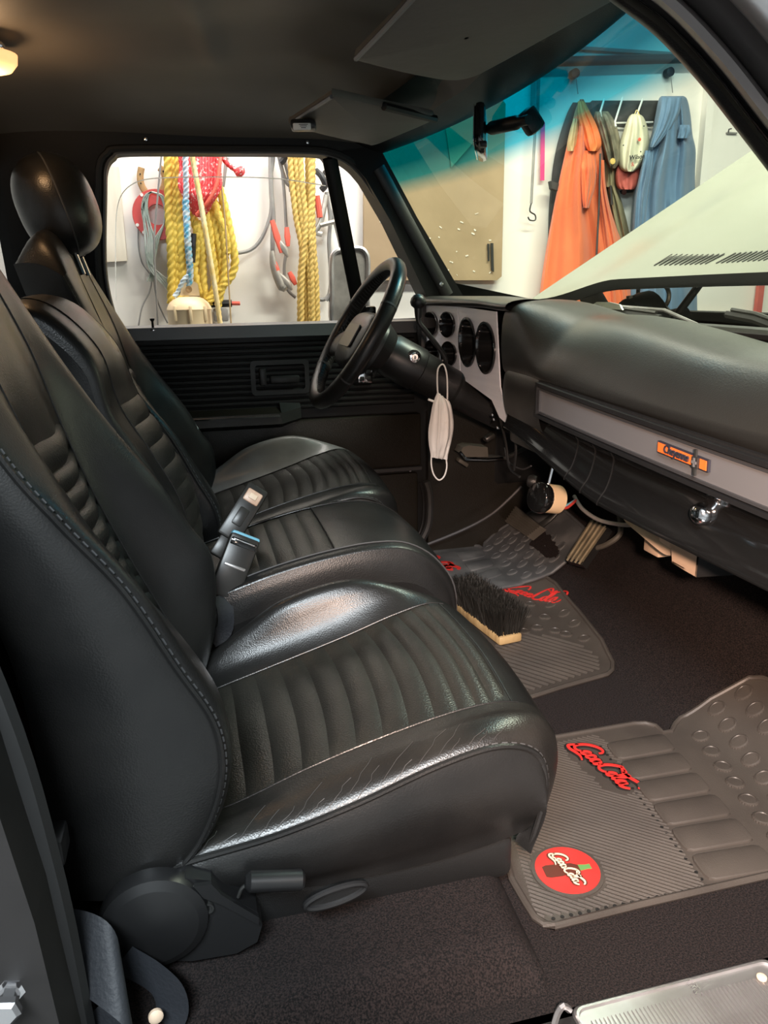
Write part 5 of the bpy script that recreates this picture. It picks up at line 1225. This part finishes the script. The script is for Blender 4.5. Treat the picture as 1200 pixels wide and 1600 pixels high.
# red reel
rc_ = wp(246, 336, .02); t = thing('cable_reel', 'flat red ring shaped cable reel hung on the wall', 'reel', rc_)
sc_ = (wp(286, 337)-wp(186, 337)).length/100
MB().lathe([(25*sc_*.62, 0), (27*sc_*1.42, 0), (27*sc_*1.45, .01), (27*sc_*1.42, .022), (25*sc_*.64, .022), (25*sc_*.62, 0)], rc_, (0, -1, 0), 48, cap=False).build('reel_ring', 'red_plastic', t)
for a in (-.5, -.9, 3.6, 4.0, 2.2): MB().lathe([(.006, 0), (.006, .0015), (0, .0015)], rc_+Vector((math.cos(a)*.083, -.0225, math.sin(a)*.083)), (0, -1, 0), 10).build('reel_hole', 'wall_white', t)
# grey green wire hank over the reel
t = thing('wire_hank', 'hank of thin grey green wire draped over the red reel', 'wire', wp(238, 300))
rnd = random.Random(5)
for i in range(7):
    k = i*2.4; pts = [(237, 300), (226+k*.4, 306), (221+k*.6, 325), (224+k*.8, 350), (226+k, 375), (228+k*.8, 400+k), (235+k*1.2, 420+k*.7), (250+k*1.5, 440+k*.4), (262, 452)]
    MB().tube(wpath([(x+rnd.uniform(-1, 1), y, .06) for x, y in pts], 40), .0032, 5).build('wire_strand', 'wire_green', t)
for i in range(3):
    MB().tube(wpath([(237, 300, .06), (250+i*2, 306, .06), (257+i, 325, .06), (256, 350, .05), (248-i*3, 375, .05), (241, 410, .05), (238-4*i, 440, .05)], 36), .0032, 5).build('wire_strand', 'wire_green', t)
MB().tube(wpath([(217, 340), (216, 380), (222, 410), (236, 432), (234, 455), (222, 480), (216, 512)], 40), .003, 5).build('wire_tail', 'wire_grey', t)
MB().tube(wpath([(240, 380), (240, 430), (246, 470), (262, 505)], 30), .003, 5).build('wire_tail', 'wire_grey', t)
tag(MB().tube(wpath([(253, 235, .11), (247, 300, .11), (241, 380, .11), (244, 450, .11), (247, 515, .11)], 30), .0035, 5).build('cord', 'wire_grey'), 'single pale cord hanging in front of the wire hank', 'cord')
# yellow rope hank, left
def rope(parent, pts, r, mt, n=190, o=.08, pitch=None): MB().tube(wpath([(p[0], p[1], p[2] if len(p) > 2 else o) for p in pts], n), r, 15, rope=.2, pitch=pitch or r*2.1).build('rope_strand', mt, parent)
t = thing('rope_hank', 'large hank of twisted yellow rope behind the red rope', 'rope', wp(310, 240))
for pts in (((262, 225), (263, 280), (264, 340), (267, 390), (268, 440), (267, 475)), ((268, 225), (271, 290), (273, 350), (274, 400), (275, 440), (272, 472)),
            ((276, 225), (279, 290), (281, 350), (283, 400), (285, 440), (280, 470)), ((283, 320), (287, 370), (291, 400), (292, 440), (288, 468)),
            ((300, 330), (309, 370), (308, 400), (304, 420), (312, 450), (322, 465), (328, 478)), ((307, 345), (316, 380), (317, 420), (319, 450), (326, 470)),
            ((318, 320), (327, 360), (330, 390), (335, 420), (335, 450), (326, 470)), ((325, 310), (334, 345), (341, 380), (345, 410), (344, 440), (338, 470)),
            ((330, 305), (342, 335), (349, 365), (352, 395), (350, 425), (345, 455), (340, 478)), ((338, 280), (350, 320), (358, 355), (364, 385), (367, 410), (362, 430), (350, 445), (335, 460), (326, 472)),
            ((330, 290), (338, 330), (352, 360), (357, 385), (354, 395)), ((262, 250), (268, 320), (274, 390), (280, 420), (284, 450))):
    rope(t, pts, .0135, 'rope_yellow', o=.055+.02*rnd.random())
# red rope hank: many turns
t = thing('red_rope_hank', 'hank of bright red flecked rope hanging at the top of the driver window', 'rope', wp(310, 240))
for i in range(15):
    s = i/14; xt = 283+s*60; xb = 295+s*34; yb = 318+20*math.sin(PI*s)**.7
    rope(t, [(xt-6+8*s, 222, .12), (xt, 260, .12+.03*math.sin(PI*s)), (xt-2+3*s, 290, .13+.03*math.sin(PI*s)), (lerp(xt, xb, .6), 310, .13+.03*math.sin(PI*s)), (lerp(xt, xb, 1.0), yb, .10)], .0060, 'rope_red', n=60, pitch=.017)
rope(t, [(346, 226, .15), (343, 260, .17), (338, 290, .18), (325, 315, .18), (307, 336, .16)], .006, 'clamp_red', n=50)
rope(t, [(340, 232, .1), (352, 252, .1), (360, 260, .1), (368, 266, .1), (370, 270, .1)], .008, 'rope_red', n=40)
MB().lathe([(0, 0), (.018, .008), (.022, .02), (.012, .034), (0, .036)], wp(369, 262, .1), (.6, 0, -.6), 12).build('rope_knot', 'rope_red', t)
# blue rope holding the fender buoy
t = thing('boat_fender', 'cream plastic boat fender hung on a blue and white rope', 'buoy', wp(296, 500, .16))
rope(t, [(290, 225, .2), (290, 260, .2), (291, 300, .2), (290, 318, .2)], .009, 'rope_pale', n=90, pitch=.018)
rope(t, [(290, 312, .2), (292, 350, .2), (294, 385, .2), (297, 425, .19), (295, 450, .18)], .011, 'rope_blue', n=90, pitch=.018)
rope(t, [(297, 428, .19), (287, 438, .19), (279, 455, .18), (272, 464, .18)], .008, 'rope_pale', n=60, pitch=.018)
bc = wp(299, 520, .17); s = (wp(400, 480, .17)-wp(300, 480, .17)).length/100
MB().lathe([(34*s, -40*s), (34*s, 0), (34*s, 34*s), (35*s, 36*s), (33.5*s, 40*s), (30*s, 46*s), (23*s, 52*s), (16*s, 55*s), (0, 56*s)], bc, (0, 0, 1), 40).build('fender_body', 'buoy', t)
ey = [wp(x, y, .17) for x, y in ((281, 462), (284, 447), (288, 441), (304, 440), (309, 444), (312, 462))]
MB().prism([p+Vector((0, .02, 0)) for p in ey], (0, -.04, 0)).build('fender_eye', 'buoy', t)
MB().lathe([(.012, 0), (.012, .003), (.007, .003), (0, .001)], wp(295, 452, .20), (0, -1, 0), 14).build('eye_grommet', 'horseshoe', t)
for x in (274, 298, 321): MB().box(wp(x, 490, .17+.088*(1 if x == 298 else .72)), (.011, .006, .055), bev=.003).build('fender_groove', 'buoy', t)
tag(MB().tube(wpath([(297, 225, .24), (305, 270, .24), (316, 330, .24), (326, 390, .24), (336, 450, .24), (345, 512, .24)], 90), .0085, 10, rope=.2, pitch=.018).build('thin_rope', 'rope_cream'), 'thin cream yellow rope hanging slantwise across the red rope', 'rope')
tag(MB().tube(wpath([(346, 290, .12), (352, 350, .12), (356, 420, .12), (361, 505, .12)], 30), .003, 5).build('cord', 'tan_cloth'), 'thin brown cord right of the yellow rope hank', 'cord')
tag(MB().tube([wp(354, 246, .03), wp(349, 292, .03)], [.008, .005], 8).build('steel_bar', 'wire_grey'), 'grey steel bar leaning beside the red rope', 'bar')
t = thing('bar_clamp', 'black bar clamp with a red tip low behind the cream fender', 'clamp', wp(350, 475, .05))
MB().tube([wp(325, 475, .05), wp(362, 474, .05)], .014, 8).build('clamp_bar', 'plastic_grey', t); MB().tube([wp(362, 474, .05), wp(375, 474, .05)], .008, 8).build('clamp_tip', 'clamp_red', t)
MB().box(wp(345, 492, .05), (.055, .03, .05), bev=.006).build('clamp_jaw', 'wire_grey', t)
t = thing('multi_tool', 'narrow black and grey tool hanging between the yellow ropes', 'tool', wp(303, 380, .1))
MB().tube([wp(302, 365, .1), wp(300, 410, .1)], .012, 8).build('tool_handle', 'plastic_grey', t); MB().tube([wp(302, 368, .115), wp(302, 385, .115)], .006, 6).build('tool_blade', 'ink', t)
# yellow rope hank, right
t = thing('rope_hank', 'long hank of twisted gold rope beside the jumper cables', 'rope', wp(475, 240))
for i, pts in enumerate((((453, 225), (456, 280), (463, 340), (472, 390), (469, 440), (469, 505)), ((460, 225), (465, 280), (470, 330), (477, 380), (483, 430), (485, 505)), ((468, 225), (472, 290), (478, 350), (474, 400), (471, 450), (471, 505)),
            ((481, 225), (482, 290), (483, 340), (478, 390), (478, 440), (480, 505)), ((488, 225), (488, 290), (488, 340), (490, 390), (494, 440), (496, 505)), ((484, 225), (486, 300), (484, 350), (487, 410), (489, 505)))):
    rope(t, pts, .0105, 'rope_gold', n=190, o=.09+.03*rnd.random())
# jumper cables
t = thing('jumper_cables', 'grey jumper cables with red handled clamps', 'cables', wp(430, 240))
for pts, r in ((((423, 225), (423, 260), (424, 300), (427, 340), (426, 370), (426, 395)), .009), (((428, 225), (427, 250), (423, 280), (424, 320), (420, 345), (407, 375), (390, 391), (366, 396)), .007),
               (((437, 225), (440, 260), (444, 300), (447, 350), (448, 385), (444, 420), (448, 450), (462, 465)), .006), (((432, 225), (440, 262), (448, 285), (458, 292)), .008), (((436, 225), (450, 270), (455, 300)), .008),
               (((510, 300), (516, 340), (514, 380), (517, 430), (514, 460), (505, 468), (495, 466)), .008), (((510, 310), (522, 345), (533, 390), (538, 420)), .006)):
    MB().tube(wpath([(x, y, .05) for x, y in pts], 40), r, 8).build('cable_lead', 'wire_grey', t)
def clamp(a, b, c, d):
    for (p, q), mt, r in (((a, b), 'clamp_red', .013), ((c, d), 'clamp_red', .012)):
        p, q = wp(*p, .09), wp(*q, .09); MB().tube([p, p.lerp(q, .5), q], [r*.7, r, r*.6], 8, squash=(1, .6, 1)).build('clamp_handle', mt, t)
    q1, q2 = wp(*b, .09), wp(*d, .09); e = (q1+q2)/2; m = MB().tube([wp(*a, .09).lerp(q1, .6), e, e+(e-wp(*a, .09)).normalized()*.03], [.008, .016, .004], 8, squash=(1, .6, 1)); m.build('clamp_jaw', 'clamp_steel', t)
clamp((425, 344), (440, 395), (448, 355), (450, 385)); clamp((427, 405), (437, 440), (452, 425), (462, 445))
MB().tube(wpath([(425, 392, .09), (428, 415, .09), (437, 440, .09), (443, 450, .09), (450, 436, .09)], 16), [.008+.010*math.sin(PI*i/15) for i in range(16)], 8, squash=(1, .5, 1)).build('clamp_jaw', 'clamp_steel', t)
MB().tube([wp(495, 306, .09), wp(500, 340, .09)], .012, 8).build('clamp_handle', 'clamp_red', t)
MB().tube(wpath([(510, 305, .08), (502, 345, .09), (494, 362, .09), (503, 366, .09)], 14), .010, 8, squash=(1, .5, 1)).build('clamp_jaw', 'clamp_steel', t)
MB().tube([wp(500, 352, .09), wp(524, 346, .09)], .009, 8).build('clamp_handle', 'clamp_steel', t)
for k, (x, y) in enumerate(((437, 232), (505, 250), (500, 275))): MB().tube(wpath([(x-6, y-8, .07), (x+2, y, .09), (x+8, y+14, .08), (x+2, y+22, .07)], 14), .012, 8).build('cable_coil', 'wire_dark', t)
# hook rail bits through the rear window
tag(MB().tube(catmull([wp(x, y, .03) for x, y in ((24, 430), (29, 440), (30, 455))], 10), .025, 8).build('red_bag', 'cap_red'), 'red cloth item seen through the rear window', 'bag')

# ------------------------------------------------------------------ brown board, bungee, coats
t = thing('brown_board', 'large brown cardboard panel leaning on the wall behind the windshield', 'board', wp(700, 437, .02))
ol = catmull([wp(x, y, .03) for x, y in ((567, 345), (568, 430), (572, 434), (680, 437), (775, 438), (782, 433), (784, 300), (787, 165), (782, 157), (775, 156), (690, 158), (580, 162), (569, 166))], 26*4, True)
MB().prism([wp(x, y, .03) for x, y in ((567, 166), (567, 432), (573, 438), (774, 438), (781, 432), (787, 164), (781, 157), (574, 159))], (0, -.02, 0)).build('board_panel', 'board_brown', t, sm=False)
for q in (((761, 381), (764, 381), (764, 408), (762, 408)), ((766, 380), (770, 380), (771, 425), (767, 422))): MB().prism([wp(x, y, .055) for x, y in q], (0, -.006, 0)).build('hand_slot', 'dark_metal', t, sm=False)
MB().prism([wp(x, y, .055) for x, y in ((690, 158), (745, 158), (742, 220), (705, 262))], (0, -.002, 0)).build('board_patch', 'tan_cloth', t, sm=False)
m = MB()
for i in range(26):
    x, y = rnd.uniform(590, 770), rnd.uniform(330, 430); m.box(wp(x, y, .0515), (rnd.uniform(.004, .016), .001, rnd.uniform(.002, .006)), Matrix.Rotation(rnd.uniform(-1, 1), 3, 'Y'))
m.build('paint_flecks', 'scuff', t, sm=False, kind='stuff')
t = thing('bungee_cord', 'grey bungee cord with steel hook hanging right of the brown board', 'bungee cord', wp(836, 330, .04))
MB().tube(wpath([(838, 95, .05), (837, 180, .05), (833, 260, .05), (830, 318, .05)], 30), .006, 8).build('cord', 'wire_grey', t)
MB().tube(wpath([(830, 318, .05), (828, 330, .05), (836, 336, .05), (836, 344, .05), (828, 344, .05), (825, 339, .05)], 24), .003, 6).build('hook', 'dark_metal', t)
tag(MB().tube([wp(839, 97, .06), wp(1120, 90, .06)], .018, 10).build('conduit_pipe', 'wire_dark'), 'dark horizontal pipe above the coats', 'pipe')
tag(MB().box((wp(838, 97).x, WY-.03, (wp(838, 20).z+wp(838, 180).z)/2), (.022, .04, wp(838, 20).z-wp(838, 180).z)).build('conduit_pipe', 'wire_grey', sm=False), 'upright pipe the bungee cord hangs beside', 'pipe')
tag(MB().box(((wp(790, 77).x+wp(1120, 72).x)/2, WY-.01, wp(950, 76).z), (1.0, .02, .012)).build('trim_8', 'wire_grey', sm=False), 'thin dark batten on the wall above the pipe', None, kind='structure')
tag(MB().prism([wp(x, y, .02) for x, y in ((845, 182), (851, 192), (850, 282), (844, 282))], (0, -.004, 0)).build('pink_ribbon', 'pink', sm=False), 'bright pink strip taped to the wall left of the coats', 'tape')
for i, (px, l_) in enumerate((((898, 115), 'round dark coat peg above the orange coat'), ((1046, 113), 'round dark coat peg above the blue coat'))):
    t = thing('coat_peg', l_, 'peg', wp(*px, .03), group='wall pegs'); c_ = wp(*px, .03)
    MB().lathe([(.018, -.02), (.018, .01), (.010, .014), (0, .012)], c_, (0, -1, 0), 16).build('peg_head', 'ink', t)
    MB().tube([c_+Vector((0, -.01, -.01)), wp(px[0]+5, px[1]+32, .03)], .002, 5).build('peg_string', 'wire_grey', t)
def garment(rows, mt, name, parent, o=.05, depth=.09, folds=5, amp=.016, seed=0, n=40):
    rn = random.Random(seed); ph = [rn.uniform(0, 6) for _ in range(6)]
    Lc = catmull([(xl, y, 0) for y, xl, xr in rows], n); Rc = catmull([(xr, y, 0) for y, xl, xr in rows], n)
    def f(u, v):
        i = int(round(u*(n-1))); x = lerp(Lc[i].x, Rc[i].x, v); y = lerp(Lc[i].y, Rc[i].y, v)
        e = math.sqrt(max(0, 1-(2*v-1)**2)); g = min(1, u*3+.25)
        d = depth*e*g+amp*g*e*(math.sin(folds*PI*v+ph[0]+1.5*u)+.6*math.sin((folds*1.9)*PI*v+ph[1]-2.2*u)+.35*math.sin(13*v+9*u+ph[2]))
        return at(x, y, Y=WY-o-d)
    m = MB().grid(f, n, 36); m.grid(lambda u, v: Vector(f(u, v))*0+at(lerp(Lc[int(round(u*(n-1)))].x, Rc[int(round(u*(n-1)))].x, v), Lc[int(round(u*(n-1)))].y, Y=WY-o+.012), n, 4)
    return m.build(name, mt, parent)
def coat(name, label, cat): return thing(name, label, cat, wp(950, 155, .05))
t = coat('dark_jacket', 'black jacket hanging behind the orange coat', 'jacket')
garment([(160, 895, 940), (180, 885, 950), (220, 872, 955), (260, 864, 955), (290, 861, 950), (320, 858, 945), (380, 856, 940)], 'dark_cloth', 'jacket_body', t, o=.015, depth=.025, amp=.006, seed=1)
MB().prism([wp(x, y, .06) for x, y in ((856, 284), (868, 288), (868, 300), (858, 296))], (0, -.03, 0)).build('cuff', 'dark_cloth', t)
t = thing('cap_rack', 'wire hook rack with dark backing strap behind the caps', 'rack', wp(975, 170, .03))
garment([(157, 925, 1030), (170, 915, 1030), (192, 930, 1025)], 'dark_cloth', 'rack_strap', t, o=.012, depth=.015, amp=.004, seed=9, n=12)
MB().tube([wp(935, 193, .04), wp(1020, 191, .04)], .004, 6).build('rack_wire', 'white_paint', t)
for x0, y0, x1, y1 in ((944, 155, 938, 175), (973, 152, 961, 190), (1004, 155, 995, 180)): MB().tube([wp(x0, y0, .05), wp(x1, y1, .09), wp(x1+1, y1+8, .11)], .0042, 6).build('rack_hook', 'white_paint', t)
t = coat('orange_coat', 'orange work coat with tan shoulder patch hanging on the wall', 'coat')
ob = garment([(155, 906, 912), (172, 899, 920), (200, 892, 934), (235, 884, 942), (280, 874, 945), (330, 864, 955), (380, 855, 972), (430, 847, 983), (480, 841, 988), (530, 838, 990)], 'orange_cloth', 'coat_body', t, o=.075, depth=.10, folds=4.5, amp=.02, seed=3, n=60)
garment([(158, 903, 913), (175, 902, 922), (200, 907, 934), (225, 912, 940), (236, 918, 934)], 'orange_bright', 'collar', t, o=.16, depth=.035, amp=.004, seed=4, n=24)
garment([(185, 896, 905), (205, 890, 906), (225, 886, 904), (236, 886, 901)], 'tan_cloth', 'shoulder_patch', t, o=.135, depth=.025, amp=.003, seed=5, n=20)
garment([(235, 905, 928), (262, 905, 932), (290, 906, 930), (312, 908, 924), (325, 911, 920)], 'orange_cloth', 'sleeve', t, o=.16, depth=.05, amp=.006, seed=6, n=30)
garment([(250, 930, 944), (300, 934, 948), (360, 940, 962), (420, 944, 975), (480, 946, 985)], 'orange_cloth', 'front_flap', t, o=.15, depth=.03, amp=.006, seed=8, n=30)
MB().tube([wp(x, y, .185) for x, y in ((938, 240), (936, 320), (932, 400), (926, 480))], .004, 6).build('zipper', 'dark_metal', t)
t = coat('olive_jacket', 'olive brown jacket hanging right of the orange coat', 'jacket')
garment([(250, 944, 965), (285, 946, 962), (310, 950, 970), (340, 955, 978), (372, 962, 985), (400, 965, 990)], 'olive_cloth', 'jacket_body', t, o=.03, depth=.05, seed=11, amp=.008, n=30)
MB().tube([wp(954, 290, .10), wp(956, 320, .10)], .005, 6).build('zipper', 'dark_metal', t)
t = coat('camo_cap', 'dark camouflage cap on the wire rack', 'cap')
garment([(174, 930, 950), (185, 928, 958), (205, 932, 966), (228, 938, 970), (248, 944, 971), (263, 952, 962)], 'camo_cloth', 'cap_crown', t, o=.07, depth=.07, amp=.012, seed=12, n=30)
MB().lathe([(.012, 0), (.012, .003), (0, .004)], wp(957, 252, .165), (0, -1, 0), 8).build('cap_badge', 'rope_gold', t)
garment([(250, 944, 960), (270, 944, 960), (292, 945, 960)], 'olive_cloth', 'cap_bill', t, o=.06, depth=.03, amp=.004, seed=13, n=14)
t = coat('white_cap', 'off white cap with red bill hanging from the wire rack', 'cap')
garment([(178, 988, 998), (184, 982, 1006), (205, 974, 1013), (228, 967, 1015), (248, 966, 1010), (262, 968, 1000), (268, 975, 992)], 'cap_white', 'cap_crown', t, o=.07, depth=.08, amp=.006, seed=14, n=34)
garment([(258, 964, 1001), (275, 961, 1000), (290, 963, 997), (296, 968, 992)], 'cap_red', 'cap_bill', t, o=.06, depth=.05, amp=.003, seed=15, n=16)
MB().lathe([(.007, 0), (.007, .002), (0, .003)], wp(999, 218, .158), (0, -1, 0), 12).build('cap_button', 'clamp_red', t)
for px in ((974, 227), (1006, 197), (1001, 237)): MB().lathe([(.003, 0), (.003, .001), (0, .001)], wp(*px, .15), (0, -1, 0), 8).build('cap_eyelet', 'ink', t)
text_mb('Wilson', wp(983, 250, .162), (1, 0, .12), (-.1, 0, 1), .024, .002, shear=.2, bold=.01).build('cap_lettering', 'ink', t, sm=False)
text_mb('&', wp(986, 260, .160), (1, 0, .1), (-.1, 0, 1), .022, .002).build('cap_lettering', 'cap_red', t, sm=False)
MB().tube(wpath([(991, 182, .1), (995, 172, .1), (1000, 183, .1)], 12), .002, 5).build('cap_cord', 'rope_cream', t)
t = thing('paper_sheet', 'white sheet with red and black print on the wall below the red cap bill', 'paper', wp(975, 340, .01))
MB().prism([wp(x, y, .004) for x, y in ((966, 297), (992, 294), (992, 400), (980, 400))], (0, -.003, 0)).build('sheet', 'paper', t, sm=False)
MB().prism([wp(x, y, .009) for x, y in ((968, 298), (992, 295), (992, 300), (970, 303))], (0, -.001, 0)).build('print_band', 'ink', t, sm=False)
MB().lathe([(.012, 0), (.012, .001), (0, .001)], wp(975, 300, .010), (0, -1, 0), 16).build('print_dot', 'cap_red', t)
t = coat('blue_coat', 'slate blue work coat hanging at the right of the rack', 'coat')
garment([(150, 1034, 1068), (156, 1029, 1074), (180, 1024, 1079), (210, 1018, 1082), (235, 1008, 1087), (270, 997, 1086), (300, 990, 1086), (340, 986, 1087), (380, 985, 1088), (520, 980, 1090)], 'blue_cloth', 'coat_body', t, o=.04, depth=.12, folds=5, amp=.02, seed=21, n=60)
garment([(152, 1034, 1066), (175, 1030, 1062), (200, 1024, 1050), (222, 1017, 1032), (230, 1016, 1024)], 'blue_cloth', 'collar', t, o=.15, depth=.03, amp=.004, seed=22, n=24)
garment([(195, 1062, 1078), (206, 1060, 1080), (216, 1058, 1076)], 'blue_cloth', 'shoulder_flap', t, o=.16, depth=.015, amp=.003, seed=23, n=12)
garment([(235, 1008, 1022), (270, 1000, 1018), (310, 992, 1012), (360, 988, 1008)], 'blue_cloth', 'sleeve', t, o=.14, depth=.035, amp=.005, seed=24, n=24)
# door frame and sheet at the right end of the wall
tag(MB().box((wp(1105, 200).x, WY-.02, .9), (.035, .04, 2.6)).build('trim_9', 'wall_white', sm=False), 'white upright door casing at the right of the coats', None, kind='structure')
tag(MB().box((wp(1160, 200).x+.1, WY-.012, 1.0), (.5, .024, 1.25)).build('door_2', 'wall_white', sm=False), 'white panel door right of the casing', None, kind='structure')
t = thing('wall_hook', 'small dark bracket on the white panel door', 'hook', wp(1142, 207, .03))
MB().box(wp(1143, 208, .03), (.05, .012, .006)).build('hook_plate', 'wire_grey', t, sm=False); MB().tube([wp(1138, 207, .035), wp(1139, 202, .045), wp(1143, 201, .045)], .003, 5).build('hook_arm', 'wire_dark', t)
tag(MB().box((wp(1182, 460).x, WY-.05, wp(1182, 500).z+.02), (.03, .02, .5)).build('red_bar', 'cap_red', sm=False), 'red upright bar behind the engine bay at the right', 'bar')
